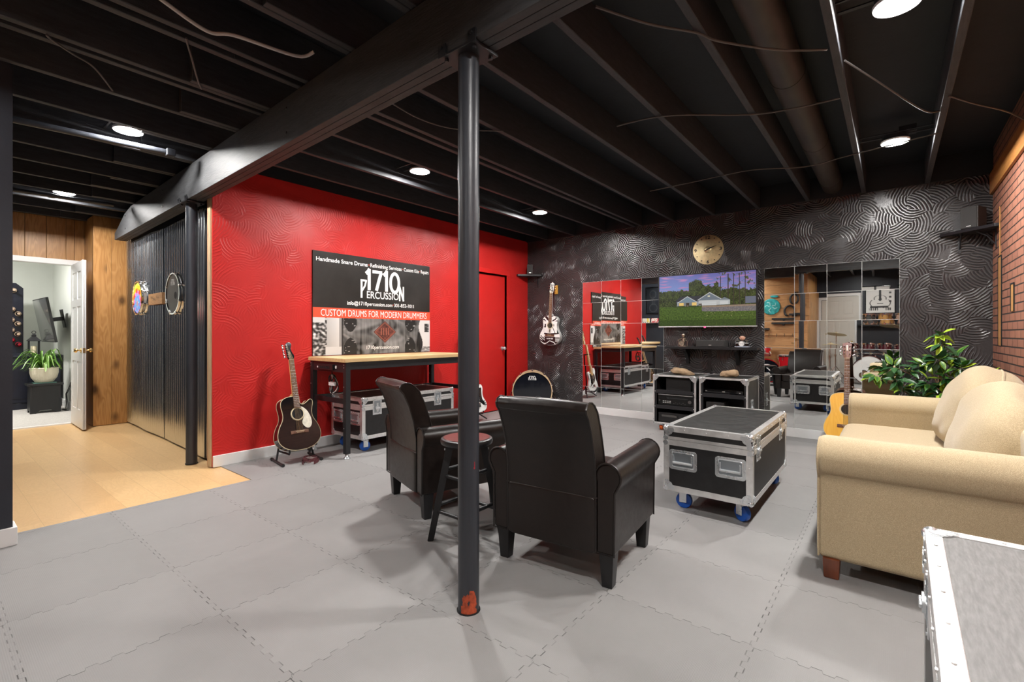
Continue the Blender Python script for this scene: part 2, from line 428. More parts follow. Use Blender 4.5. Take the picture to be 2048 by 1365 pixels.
m_glass_plate = M_('green_glass_saucer', (.10, .22, .18), .1)
m_paper = M_('white_paper', (.75, .75, .73), .6)
m_print = printed('printed_sheet', .28)
m_print_gloss = printed('printed_lacquer', .2, .3)
m_screen = printed('tv_picture', .25, 0, .62)
m_lens = emit('lamp_lens', (1.0, .97, .94), LAMP)
m_lens_dim = emit('dimmed_lamp_lens', (1.0, .97, .94), DIM)
m_mirror = M_('mirror_glass', (.86, .88, .87), .012, 1.0)
m_mirror_edge = M_('polished_glass_edge', (.75, .78, .76), .35)

def mk_leaf(name, dark, mid, light):
    m, nt, b = nmat(name)
    oi = nd(nt, 'ShaderNodeAttribute', attribute_name='Col')
    f = nd(nt, 'ShaderNodeSeparateColor', {'Color': oi.outputs['Color']}).outputs[0]
    r = nd(nt, 'ShaderNodeValToRGB', {'Fac': f}); e = r.color_ramp.elements
    e[0].color = (*dark, 1); e[1].color = (*light, 1); e[1].position = 1; n = r.color_ramp.elements.new(.55); n.color = (*mid, 1)
    nt.links.new(r.outputs[0], b.inputs['Base Color']); b.inputs['Roughness'].default_value = .35
    return m
m_leaf = mk_leaf('ficus_leaf', (.012, .045, .018), (.03, .12, .022), (.36, .52, .035))
m_spider = mk_leaf('spider_plant_leaf', (.035, .10, .018), (.14, .30, .04), (.40, .56, .20))

def mk_sofa():
    m, nt, b = nmat('tan_chenille'); v = coords(nt, 'Object')
    n = nd(nt, 'ShaderNodeTexVoronoi', {'Vector': v, 'Scale': 430.0}).outputs['Distance']
    n2 = nd(nt, 'ShaderNodeTexNoise', {'Vector': v, 'Scale': 620.0, 'Detail': 2.0}).outputs['Fac']
    n3 = nd(nt, 'ShaderNodeTexNoise', {'Vector': v, 'Scale': 5.0, 'Detail': 3.0}).outputs['Fac']
    f = nd(nt, 'ShaderNodeMapRange', {'Value': mt(nt, 'ADD', mt(nt, 'MULTIPLY', n, .7), mt(nt, 'MULTIPLY', n2, .6)), 'From Min': .3, 'From Max': .85}).outputs[0]
    c = mixc(nt, f, (.275, .208, .115), (.56, .452, .285))
    c = mixc(nt, mt(nt, 'MULTIPLY', n3, .3), c, (.36, .288, .165))
    nt.links.new(c, b.inputs['Base Color']); b.inputs['Roughness'].default_value = .9; b.inputs['Sheen Weight'].default_value = .2
    bump(nt, b, f, .3, .0015); return m
m_sofa = mk_sofa()

def mk_ceramic():
    m, nt, b = nmat('dimpled_cream_ceramic'); v = coords(nt, 'Object')
    ck = nd(nt, 'ShaderNodeTexVoronoi', {'Vector': v, 'Scale': 55.0, 'Randomness': .1}).outputs['Distance']
    b.inputs['Base Color'].default_value = (.62, .56, .43, 1); b.inputs['Roughness'].default_value = .3
    bump(nt, b, ck, .6, .004); return m
m_ceramic = mk_ceramic()

def mk_foam():
    m, nt, b = nmat('grey_foam_mats')
    v = coords(nt, 'Object')
    s = nd(nt, 'ShaderNodeSeparateXYZ', {'Vector': v})
    u = mt(nt, 'DIVIDE', mt(nt, 'ADD', s.outputs['X'], .405), .585); w = mt(nt, 'DIVIDE', mt(nt, 'SUBTRACT', s.outputs['Y'], .79), .566)
    def seam(a, bb):
        tri = mt(nt, 'MULTIPLY', mt(nt, 'SINE', mt(nt, 'MULTIPLY', bb, 2 * PI * 8)), 5.0)
        sq = mt(nt, 'MINIMUM', mt(nt, 'MAXIMUM', tri, -1.0), 1.0)
        off = mt(nt, 'MULTIPLY', sq, .014)
        a2 = mt(nt, 'ADD', a, off)
        fr = mt(nt, 'ABSOLUTE', mt(nt, 'SUBTRACT', mt(nt, 'FRACT', mt(nt, 'ADD', a2, .5)), .5))
        ln = nd(nt, 'ShaderNodeMapRange', {'Value': fr, 'From Min': .0012, 'From Max': .0042, 'To Min': 1.0, 'To Max': 0.0}).outputs[0]
        return ln, mt(nt, 'FLOOR', a2)
    l1, c1 = seam(u, w); l2, c2 = seam(w, u)
    br = nd(nt, 'ShaderNodeTexNoise', {'Vector': v, 'Scale': 11.0, 'Detail': 2.0}).outputs['Fac']
    ln = mt(nt, 'MULTIPLY', mt(nt, 'MAXIMUM', l1, l2), nd(nt, 'ShaderNodeMapRange', {'Value': br, 'From Min': .38, 'From Max': .62, 'To Min': .25, 'To Max': 1.0}).outputs[0])
    cell = nd(nt, 'ShaderNodeCombineXYZ', {'X': c1, 'Y': c2})
    wn = nd(nt, 'ShaderNodeTexWhiteNoise', {'Vector': cell.outputs[0]}, noise_dimensions='2D').outputs['Value']
    sm = nd(nt, 'ShaderNodeTexNoise', {'Vector': v, 'Scale': 3.5, 'Detail': 6.0, 'Roughness': .65}).outputs['Fac']
    fine = nd(nt, 'ShaderNodeTexNoise', {'Vector': v, 'Scale': 420.0, 'Detail': 1.0}).outputs['Fac']
    f = mt(nt, 'ADD', mt(nt, 'MULTIPLY', wn, .35), mt(nt, 'ADD', mt(nt, 'MULTIPLY', sm, .5), mt(nt, 'MULTIPLY', fine, .25)))
    col = mixc(nt, f, (.195, .191, .188), (.305, .298, .292))
    col = mixc(nt, ln, col, (.04, .038, .037))
    nt.links.new(col, b.inputs['Base Color']); b.inputs['Roughness'].default_value = .55; b.inputs['Specular IOR Level'].default_value = .35
    rb = nd(nt, 'ShaderNodeTexVoronoi', {'Vector': v, 'Scale': 170.0, 'Randomness': .0}).outputs['Distance']
    h = mt(nt, 'SUBTRACT', mt(nt, 'MULTIPLY', rb, .6), mt(nt, 'MULTIPLY', ln, 1.5))
    bump(nt, b, h, .3, .003)
    return m
m_foam = mk_foam()

def mk_laminate():
    m, nt, b = nmat('maple_laminate_floor'); v = coords(nt, 'Object', loc=(.05, .1, 0))
    br = nd(nt, 'ShaderNodeTexBrick', {'Vector': v, 'Color1': (.64, .40, .185, 1), 'Color2': (.74, .49, .24, 1), 'Mortar': (.50, .31, .14, 1), 'Scale': 1.0,
            'Mortar Size': .0012, 'Brick Width': 1.2, 'Row Height': .196}, offset=.35)
    q = coords(nt, 'Object', (1.2, 4, 1)); n = nd(nt, 'ShaderNodeTexNoise', {'Vector': q, 'Scale': 2.4, 'Detail': 3.0, 'Distortion': 1.2}).outputs['Fac']
    rg = mt(nt, 'MULTIPLY_ADD', mt(nt, 'SINE', mt(nt, 'MULTIPLY', n, 60.0)), .5, .5)
    c = mixc(nt, mt(nt, 'MULTIPLY', rg, .22), br.outputs['Color'], (.50, .29, .11))
    nt.links.new(c, b.inputs['Base Color']); b.inputs['Roughness'].default_value = .32; return m
m_laminate = mk_laminate()

def mk_brick():
    m, nt, b = nmat('red_brick_panel'); tc = coords(nt, 'Object'); s = nd(nt, 'ShaderNodeSeparateXYZ', {'Vector': tc})
    v = nd(nt, 'ShaderNodeCombineXYZ', {'X': s.outputs['Y'], 'Y': s.outputs['Z']}).outputs[0]
    br = nd(nt, 'ShaderNodeTexBrick', {'Vector': v, 'Color1': (.30, .118, .072, 1), 'Color2': (.185, .064, .042, 1), 'Mortar': (.035, .022, .018, 1), 'Scale': 1.0,
            'Mortar Size': .006, 'Mortar Smooth': .2, 'Brick Width': .205, 'Row Height': .0655, 'Bias': -.2})
    n = nd(nt, 'ShaderNodeTexNoise', {'Vector': v, 'Scale': 22.0, 'Detail': 5.0}).outputs['Fac']
    c = mixc(nt, mt(nt, 'MULTIPLY', n, .5), br.outputs['Color'], (.40, .20, .13), 'MIX')
    c = mixc(nt, br.outputs['Fac'], c, (.03, .02, .017))
    nt.links.new(c, b.inputs['Base Color']); b.inputs['Roughness'].default_value = .6
    bump(nt, b, mt(nt, 'SUBTRACT', mt(nt, 'MULTIPLY', n, .3), br.outputs['Fac']), .6, .008); return m
m_brick = mk_brick()

def mk_galv():
    m, nt, b = nmat('galvanised_corrugated_steel'); v = coords(nt, 'Object', (1, 1, .12))
    n = nd(nt, 'ShaderNodeTexNoise', {'Vector': v, 'Scale': 22.0, 'Detail': 4.0}).outputs['Fac']
    vo = nd(nt, 'ShaderNodeTexVoronoi', {'Vector': coords(nt, 'Object', (1, 1, .6)), 'Scale': 60.0}).outputs['Color']
    vs = nd(nt, 'ShaderNodeSeparateColor', {'Color': vo}).outputs[0]
    c = mixc(nt, mt(nt, 'ADD', mt(nt, 'MULTIPLY', n, .9), mt(nt, 'MULTIPLY', vs, .1)), (.62, .65, .66), (.90, .91, .90))
    nt.links.new(c, b.inputs['Base Color']); b.inputs['Metallic'].default_value = 1.0
    r = nd(nt, 'ShaderNodeMapRange', {'Value': n, 'From Min': .3, 'From Max': .7, 'To Min': .15, 'To Max': .24}).outputs[0]
    nt.links.new(r, b.inputs['Roughness']); return m
m_galv = mk_galv()
# ================================================================ SETTING
def struct(name, mb, mat, parent=None, **k):
    o = mb.build(name, mat, parent, **k)
    if not parent: o['kind'] = 'structure'
    return o
RX, BX, YB = -4.57, .715, 6.13        # red wall plane, brick wall plane, black wall plane
struct('floor', MB().box(-3.95, .9, -2.9, 6.3, -.06, 0).box(-4.75, -3.95, 1.66, 6.3, -.06, 0), m_foam)
struct('floor_hall', MB().box(-8.27, -3.95, .2, 1.80, -.07, -.006), m_laminate)
struct('floor_carpet', MB().box(-11.5, -8.27, -.6, 1.6, -.07, .004), m_carpet)
struct('trim_1', MB().box(-8.30, -8.24, .38, 1.30, -.01, .008), m_white)                       # threshold strip
# --- walls
struct('wall_back', MB().box(-4.75, .9, YB, YB + .12, 0, 2.85), m_black_wall)
# red wall with a door opening
DY0, DY1, DZ = 4.82, 5.60, 2.03
w = MB().box(RX - .12, RX, 1.60, DY0, 0, 2.62).box(RX - .12, RX, DY1, YB, 0, 2.62).box(RX - .12, RX, DY0, DY1, DZ, 2.62)
struct('wall_left', w, m_red_wall)
struct('wall_right', MB().box(BX, BX + .12, -2.9, 6.2, 0, 2.85), m_brick)
struct('trim_2', MB().box(BX - .022, BX, -2.8, YB - .002, 2.42, 2.61, .004), m_woodband)
# wall left of the opening (dark), the hall's dark wall, the wall behind
struct('wall_entry', MB().box(-3.87, -3.745, -.85, .335, 0, 2.62), m_dark_wall)
struct('wall_hall', MB().box(-8.3, -3.87, .21, .335, 0, 2.62), m_dark_wall)
struct('wall_front', MB().box(-1.7, .9, -2.86, -2.74, 0, 2.85), m_dark_wall)
wb = MB()
for k in range(13):
    wb.box(-3.745, -1.55, -.90 - .12, -.90 + random.uniform(0, .004), k * .2, k * .2 + .197, .003)
struct('wall_pine', wb, m_plank_h)
ws = MB()
for k in range(10): ws.box(-1.67, -1.55 + .001 * (k % 3), -2.74 + k * .174, -2.74 + k * .174 + .171, 0, 2.6, .003)
struct('wall_pine_side', ws, m_plank_v)
# wooden wall at the hall's end with a doorway, and the projecting boarded pier
HX = -8.25; HY0, HY1 = .47, 1.29
we = MB(); y = .335; k = 0
edges = [.335, .47, .66, .84, 1.03, 1.21, 1.29, 1.40]
for a, b in zip(edges[:-1], edges[1:]):
    z0 = 2.075 if (a >= HY0 - .01 and b <= HY1 + .01) else 0
    we.box(HX - .05, HX + random.uniform(0, .004), a + .0015, b - .0015, z0, 2.62, .003)
struct('wall_end', we, m_plank_v)
pr = MB()
pr.box(HX, -7.76, 1.385, 1.41, 0, 2.62, .003)
for a, b in ((1.385, 1.565), (1.567, 1.735), (1.737, 1.80)): pr.box(-7.79, -7.755, a, b, 0, 2.62, .003)
pr.box(HX, -7.79, 1.40, 1.80, 0, 2.6)
struct('wall_pier', pr, m_plank_v)
# framing wall behind the corrugated sheets
struct('wall_metal_backing', MB().box(-7.76, RX - .06, 1.75, 1.85, 0, 2.62), m_dark_wall)
struct('trim_3', MB().box(RX - .075, RX - .012, 1.585, 1.602, 0, 2.32, .002), wood_mat('raw_stud', (.42, .30, .17), (.62, .48, .31), 'Z', across='X', knots=False))
# room beyond the doorway
struct('wall_bedroom_back', MB().box(-11.3, -11.2, -.6, 1.6, 0, 2.5), m_offwhite)
struct('wall_bedroom_side', MB().box(-11.2, HX - .05, 1.48, 1.58, 0, 2.5), m_offwhite)
struct('wall_bedroom_near', MB().box(-11.2, HX - .05, -.6, -.5, 0, 2.5), m_offwhite)
struct('wall_bedroom_front', MB().box(HX - .10, HX - .051, 1.31, 1.48, 0, 2.5).box(HX - .10, HX - .051, -.5, .44, 0, 2.5).box(HX - .10, HX - .051, .44, 1.31, 2.06, 2.5), m_offwhite)
struct('ceiling_bedroom', MB().box(-11.3, HX - .05, -.6, 1.6, 2.5, 2.56), m_white)
struct('baseboard_bedroom', MB().box(-11.2, HX - .1, 1.465, 1.48, .004, .12, .003).box(-11.2, -11.185, -.5, 1.465, .004, .12, .003), m_white)
# baseboards
def bboard(name, x0, x1, y0, y1): struct(name, MB().box(x0, x1, y0, y1, 0, .098, .004), m_white)
bboard('baseboard_left', RX, RX + .018, 1.60, DY0 - .06)
bboard('baseboard_left_corner', RX, RX + .018, DY1 + .06, YB)
bboard('baseboard_back', RX + .018, BX - .001, YB - .022, YB)
bboard('baseboard_entry', -3.745, -3.727, -.85, .352)
bboard('baseboard_entry_end', -3.87, -3.745, .335, .352)
struct('baseboard_front', MB().box(-1.55, .71, -2.74, -2.722, 0, .10, .004), m_white)
# --- ceiling: deck with its joists
ceil = struct('ceiling', MB().box(-8.3, .9, -2.9, 6.3, 2.845, 2.9), m_ceiling)
JZ = 2.605
def joist(x, y0, y1, w=.04, z1=2.845):
    MB().box(x - w / 2, x + w / 2, y0, y1, JZ + random.uniform(-.002, .002), z1, .003, 1).build('joist', m_joist, ceil)
for k in range(18):
    x = .263 - .494 * k
    if x > -3.7: a, b = -2.74, 6.13
    else: a, b = .335, (6.13 if x > -4.5 else 1.75)
    beamY = 1.4 - .0286 * x
    if k == 6:
        joist(-2.655, a, b); joist(-2.745, a, b)
        MB().box(-3.30, -3.26, a, 1.5, JZ, 2.845, .003, 1).build('joist', m_joist, ceil)
    else:
        joist(x, a, b)
    if k >= 2: joist(x + .041 * (1 if k % 3 else -1), beamY - .42 - .08 * (k % 2), beamY + .3)      # lapped ends over the beam
# blocking above walls
struct('trim_11', MB().box(RX - .12, RX - .004, 1.6, YB, 2.62, 2.845).box(-8.35, -8.26, .2, 1.9, 2.62, 2.845).box(-8.3, -3.74, .21, .33, 2.62, 2.845).box(-3.87, -3.75, -.9, .33, 2.62, 2.845).box(-3.9, -1.56, -1.02, -.91, 2.60, 2.845).box(-1.67, -1.56, -2.74, -.9, 2.60, 2.845).box(-8.3, RX - .06, 1.80, 1.9, 0, 2.845), m_ceiling)
struct('trim_4', MB().box(RX - .1, BX, YB - .03, YB, 2.61, 2.845), m_ceiling)
# --- main beam: three plies, slightly turned, tapered far end
def beam_parts():
    bt = thing('ceiling_beam', 'long black timber beam carrying the joists across the steel posts', 'beam', (0, 0, 0))
    A = math.atan(-.0286)
    for i, (y0, y1) in enumerate(((-.062, -.022), (-.0205, .0195), (.021, .061))):
        M = T(0, 1.4, 0) @ R(A)
        mb = MB(M); poly = [(-7.56, 2.316), (.70, 2.316), (.70, 2.60), (-6.75, 2.60), (-7.05, 2.56), (-7.38, 2.45), (-7.56, 2.40)]
        mb.prism(poly, -y1, -y0, M=R(PI / 2, 'X'), bev=.004)
        mb.build('ply', m_beam, bt, ang=25)
    for x in (-7.0, -5.5, -2.9):
        for z in (2.38, 2.53): MB(T(0, 1.4, 0) @ R(A)).cyl((x, -.0615, z), (x, -.068, z), .011, .008, 8).build('bolt_head', m_blackmetal, bt)
    return bt
beam_parts()
# --- steel posts
def post(x, y, label, rust):
    t = thing('steel_post', label, 'post', (x, y, 0))
    MB().cyl((0, 0, 0), (0, 0, 2.30), .044, seg=40).build('tube', m_steelpost, t)
    p = MB().box(-.10, .10, -.072, .072, 2.300, 2.312, .002)
    for sx in (-1, 1):
        p.box(sx * .085 - .022, sx * .085 + .022, -.0735, -.068, 2.30, 2.352, .001)
    p.build('cap_plate', m_blackmetal, t)
    b = MB()
    for sx in (-1, 1):
        for sy in (-1, 1): b.cyl((sx * .078, sy * .05, 2.288), (sx * .078, sy * .05, 2.301), .009, seg=6)
        b.cyl((sx * .085, -.080, 2.338), (sx * .085, -.073, 2.338), .007, seg=6)
    b.build('bolts', m_blackmetal, t)['kind'] = 'stuff'
    f = MB().cyl((0, 0, 0), (0, 0, .004), .049, seg=40); f.build('base_plate', m_darkgap, t)
    if rust:   # bare primer patch near the floor on the side facing the camera
        cx = math.atan2(-y, -x)
        def patch(a0, a1, z0, z1, rnd):
            def f(u, v):
                a = cx + a0 + (a1 - a0) * u; zz = z0 + (z1 - z0) * v + (mnoise.noise(Vector((u * 5, v * 5, rnd))) * .018 if v > .5 else 0)
                return Vector((.0445 * math.cos(a), .0445 * math.sin(a), max(.005, zz)))
            return f
        o = MB().surf(patch(-.75, .85, .004, .10, 3), 48, 30)
        dead = [f for f in o.bm.faces if (lambda c: mnoise.noise(Vector((c.x * 38, c.y * 38, c.z * 30))) + mnoise.noise(Vector((c.x * 110, c.y * 110, c.z * 90))) * .5 > .55 - 1.1 * max(0, abs(math.atan2(c.y, c.x) - cx) - .45) * 2 - max(0, c.z - .075) * 18)(f.calc_center_median())]
        bmesh.ops.delete(o.bm, geom=dead, context='FACES')
        o.build('primer_patch', m_rust, t)
        MB().surf(patch(.55, .62, .6, .625, 3), 6, 4).surf(patch(.5, .62, .595, .603, 3), 6, 4).build('paint_chip', M_('red_paint_chip', (.35, .02, .03), .5), t)
    return t
post(-1.381, 1.441, 'black steel post between the bar stool and the viewer, orange primer bare at its foot', True)
post(-4.86, 1.535, 'black steel post standing in front of the corrugated metal wall', False)

# --- corrugated metal wall: four lapped sheets
def corr():
    t = thing('corrugated_wall_panel', 'shiny corrugated galvanised steel sheets covering the hall wall beside the red wall', 'wall panel', (-4.62, 1.66, 0), rot=(0, 0, math.atan(-.022)))
    L = 3.13; n = 4; seg = L / n
    for i in range(n):
        x0 = -L + i * seg; x1 = x0 + seg + .03; off = -.004 * (i % 2)
        def f(u, v, x0=x0, x1=x1, off=off):
            x = min(x0 + (x1 - x0) * u, 0.0)
            wob = .006 * math.sin(x * 3.1 + v * 1.3) + .004 * math.sin(x * 7 + 1)
            return Vector((x, off + .0115 * math.sin(x * 2 * PI / .066) + wob * (1 - .3 * v), .018 + (2.30 + .03 * math.sin(x * 2 + 1)) * v))
        o = MB().surf(f, int((x1 - x0) / .0066), 14).build('sheet', m_galv, t, ang=180)
    return t
corr()

# --- ceiling lamps
def lamp(x, y, where, dim=False):
    t = thing('ceiling_lamp', 'round white recessed ceiling ' + where, 'ceiling light', (x, y, LZ))
    MB().lathe([(.078, .0), (.0895, -.004), (.092, .003), (.092, .010), (.078, .010)], 40).build('trim_ring', m_white, t)
    MB().lathe([(0, .001), (.0775, .001), (.0775, .006), (0, .006)], 40).build('lens', m_lens_dim if dim else m_lens, t)
    MB().lathe([(0, .011), (.085, .011), (.085, .045), (0, .045)], 32).box(.02, .13, -.05, .05, .05, .1, .004).build('housing', m_blackmetal, t)
    MB().box(-.228, .228, -.012, .012, .046, .052).box(-.228, .228, -.1, -.088, .046, .052).build('hanger_bar', m_blackmetal, t)
for i, (x, y, lb) in enumerate(LIGHTS): lamp(x, y, lb, i >= 7)
# unseen lamp added out of the doorway's view so the far room is lit
def flush(x, y):
    t = thing('ceiling_lamp', 'added unseen ceiling lamp lighting the pale room beyond the doorway', 'ceiling light', (x, y, 2.5))
    MB().lathe([(0, -.05), (.11, -.045), (.14, -.02), (.14, 0)], 32).build('lens', emit('added_bedroom_lamp', (1, .97, .93), 235), t)
    MB().lathe([(.14, 0), (.16, 0), (.16, -.03), (.14, -.03)], 32, closed=True).build('trim_ring', m_white, t)
flush(-9.6, .3)

# --- doors
def six_panel(mb_frame, w, h, M, th=.035):
    "moulded six-panel slab in local xz (x 0..w), both faces"
    st, rails = .11, [(0, .22), (.80, .92), (1.47, 1.56), (h - .12, h)]
    st = w * .145; mid = w * .12
    mb_frame.box(0, w, -th / 2 + .008, th / 2 - .008, 0, h, M=M)
    for x0, x1 in ((0, st), (w / 2 - mid / 2, w / 2 + mid / 2), (w - st, w)): mb_frame.box(x0, x1, -th / 2, th / 2, 0, h, .003, M=M)
    for z0, z1 in rails: mb_frame.box(.004, w - .004, -th / 2 + .0008, th / 2 - .0008, z0 + .001 * (z0 < .1), z1 - .001 * (z1 > 1.9), .003, M=M)
    pan = []
    for z0, z1 in ((.22, .80), (.92, 1.47), (1.56, h - .12)):
        for x0, x1 in ((st, w / 2 - mid / 2), (w / 2 + mid / 2, w - st)):
            pan.append((x0 + .02, x1 - .02, z0 + .02, z1 - .02))
    return pan
def door_leaf(name, M, w, h, parent, knob=True, mat=None):
    mb = MB(M); pan = six_panel(mb, w, h, Matrix()); o = mb.build('door_leaf', mat or m_white, parent)
    for a, b, c, d in pan: MB(M).box(a, b, -.0145, .0145, c, d, .006).build('panel', mat or m_white, o)
    if knob:
        for sgn in (-1, 1):
            MB(M).lathe([(0, .068), (.018, .066), (.027, .052), (.027, .042), (.012, .032), (.010, .012), (.03, .008), (.03, 0), (0, 0)], 20, M=T(w - .065, sgn * .0175, .94) @ R(-sgn * PI / 2, 'X')).build('door_knob', m_gold, o)
        MB(M).box(w - .001, w + .002, -.012, .012, .91, .97).build('latch_plate', m_gold, o)
    return o
# white door to the bedroom, swung fully open against the pier
d2 = link(bpy.data.objects.new('door_2', None)); d2.location = (HX, 1.27, 0); d2['kind'] = 'structure'
MB().box(HX - .10, HX + .02, HY0 - .07, HY0, 0, 2.09, .004).box(HX - .10, HX + .02, HY1, HY1 + .06, 0, 2.09, .004).box(HX - .10, HX + .021, HY0 - .07, HY1 + .06, 2.03, 2.095, .004).build('door_casing', m_white, d2, world=True)
door_leaf('leaf', T(.03, 0, .012) @ R(math.radians(-1.0)), .735, 2.015, d2)
for z in (.2, 1.0, 1.8): MB().cyl((.028, 0, z), (.028, 0, z + .09), .007, seg=10).build('hinge', m_gold, d2)
# red door in the red wall
d1 = link(bpy.data.objects.new('door_1', None)); d1.location = (RX, (DY0 + DY1) / 2, 0); d1['kind'] = 'structure'
MB().box(RX - .075, RX - .035, DY0 + .004, DY1 - .004, .012, DZ - .012, .003).build('door_leaf', m_red_plain, d1, world=True)
cs = MB()
for a, b in ((DY0 - .06, DY0), (DY1, DY1 + .06)): cs.box(RX - .11, RX + .014, a, b, 0, DZ + .0, .004)
cs.box(RX - .11, RX + .014, DY0 - .06, DY1 + .06, DZ, DZ + .06, .004); cs.build('door_casing', m_red_plain, d1, world=True)
MB().lathe([(0, .068), (.018, .066), (.027, .052), (.027, .042), (.012, .032), (.010, .012), (.03, .008), (.03, 0), (0, 0)], 20, M=T(RX - .035, DY1 - .065, .93) @ R(PI / 2, 'Y')).build('door_knob', m_steel, d1, world=True)
# white six-panel door in the dark wall behind the viewer (seen in the mirror)
d3 = link(bpy.data.objects.new('door_3', None)); d3.location = (-1.1, -2.74, 0); d3['kind'] = 'structure'
MB().box(-1.56, -1.49, -2.74, -2.715, 0, 2.12, .004).box(-.77, -.70, -2.74, -2.715, 0, 2.12, .004).box(-1.56, -.70, -2.74, -2.714, 2.05, 2.12, .004).build('door_casing', m_white, d3, world=True)
door_leaf('leaf', T(-.35 - .03, .022, .012), .74, 2.03, d3, mat=M_('warm_white_door', (.60, .58, .53), .45))

# --- mirror tiles
def mirror(x0, label):
    t = thing('wall_mirror', label, 'mirror', (x0 + .606, YB, .08))
    for i in range(4):
        for j in range(6):
            cx = (i - 1.5) * .3035; cz = .152 + j * .3035
            M = T(cx, -.0035, cz) @ R(math.radians(random.gauss(0, .24)), 'X') @ R(math.radians(random.gauss(0, .24)), 'Z')
            o = MB(M).box(-.1501, .1501, -.003, .003, -.1501, .1501).build('mirror_tile', m_mirror, t, smooth=False)
            MB(M).box(-.1515, .1515, -.0022, .0028, -.1515, .1515).build('glass_edge', m_mirror_edge, o, smooth=False)
    return t
mirror(-3.556, 'wall mirror of square tiles reflecting the red wall, beside the hanging guitar')
mirror(-1.157, 'wall mirror of square tiles behind the natural guitar, reflecting a white door')
# cover strip on the black middle panel where two boards meet
struct('trim_5', MB().box(-1.79, -1.745, YB - .006, YB, .1, 1.3, .002), M_('black_wire_cover', (.016, .014, .015), .4))
# brick panel cut-outs showing timber behind
def cut(y0, y1, z0, z1, n):
    struct('trim_%d' % n, MB().box(BX - .006, BX + .004, y0, y1, z0, z1, .001), m_woodband_v)
    struct('trim_%d' % (n + 1), MB().box(BX - .0075, BX, y0 - .004, y0, z0, z1).box(BX - .0075, BX, y1, y1 + .02, z0, z1).box(BX - .0075, BX, y0, y1 + .02, z1, z1 + .012), m_darkgap)
m_woodband_v = wood_mat('rough_timber_behind_brick', (.36, .16, .04), (.62, .34, .12), 'Z', across='Y', rough=.55, scale=1.6)
cut(5.665, 5.80, 1.05, 1.80, 6); cut(5.14, 5.24, 1.32, 1.525, 8)
struct('trim_10', MB().tube([(BX - .002, 5.74 + .006 * math.sin(z * 40), z) for z in [1.81 + .02 * i for i in range(22)]], .005, 5), m_woodband_v)
# ================================================================ FLIGHT CASES
def ball_corner(mb, c, sx, sy, sz):
    "ball corner with three clover plates; c is the corner, s the directions inward"
    mb.ball((c[0] + sx * .012, c[1] + sy * .012, c[2] + sz * .012), .021, u=12, v=8)
    for ax in range(3):
        a, b = [i for i in range(3) if i != ax]; s3 = (sx, sy, sz)
        for da, db, r, hh in ((.03, .03, .026, .0046), (.052, .02, .016, .0040), (.02, .052, .016, .0035)):
            p = [0, 0, 0]; p[ax] = -s3[ax] * hh; p[a] = s3[a] * da; p[b] = s3[b] * db
            q = list(p); q[ax] = s3[ax] * .004
            mb.cyl([c[i] + p[i] for i in range(3)], [c[i] + q[i] for i in range(3)], r, seg=14)
        p = [0, 0, 0]; p[ax] = -s3[ax] * .006; p[a] = s3[a] * .044; p[b] = s3[b] * .044; q = list(p); q[ax] = 0
        mb.cyl([c[i] + p[i] for i in range(3)], [c[i] + q[i] for i in range(3)], .005, seg=8)
XZ0 = Matrix(((1, 0, 0, 0), (0, 0, 1, 0), (0, 1, 0, 0), (0, 0, 0, 1)))
def dish_handle(parent, M):
    "recessed sprung handle in local xz facing -y"
    mb = MB(M)
    def rr(hw, hh, r): return [(sx * (hw - r) + r * math.cos(math.radians(a)), sz * (hh - r) + r * math.sin(math.radians(a))) for sx, sz, a0 in ((1, 1, 0), (-1, 1, 90), (-1, -1, 180), (1, -1, 270)) for a in (a0, a0 + 30, a0 + 60, a0 + 90)]
    mb.prism(rr(.088, .064, .018), -.004, .002, M=XZ0, bev=.0015)
    mb.tube([(x, -.0045, z) for x, z in rr(.069, .046, .010)], .004, 6, closed=True)
    for i in range(8): mb.cyl((-.068 + i * .0194, -.007, .056), (-.068 + i * .0194, -.003, .056), .0035, seg=8)
    o = mb.build('handle', m_steel, parent)
    MB(M).prism(rr(.068, .045, .010), -.0047, -.003, M=XZ0).build('handle_dish', M_('shade_tinted_zinc', (.36, .40, .43), .35, .8) if not bpy.data.materials.get('shade_tinted_zinc') else bpy.data.materials['shade_tinted_zinc'], o)  # dish sits proud; its darker tint paints in the shade of a recess
    MB(M).cyl((-.06, -.010, -.018), (.06, -.010, -.018), .0085, seg=10).box(-.062, -.054, -.012, 0, -.02, .03).box(.054, .062, -.012, 0, -.02, .03).build('handle_grip', m_steel, o)
def latch(parent, M):
    mb = MB(M).box(-.052, .052, -.003, .002, -.078, .078, .002)
    for sx in (-1, 1):
        for sz in (-1, 0, 1): mb.cyl((sx * .043, -.006, sz * .068), (sx * .043, -.003, sz * .068), .0045, seg=8)
    o = mb.build('latch', m_steel, parent)
    MB(M).box(-.035, .035, -.0045, -.0025, -.058, .058, .001).build('latch_dish', bpy.data.materials['shade_tinted_zinc'], o)  # same darker zinc, recess shade put into the colour
    MB(M).box(-.012, .012, -.008, -.003, -.05, .035, .003).cyl((0, -.012, -.015), (0, -.004, -.015), .024, seg=16).box(-.026, .026, -.018, -.011, -.02, -.010, .002).build('latch_key', m_steel, o)
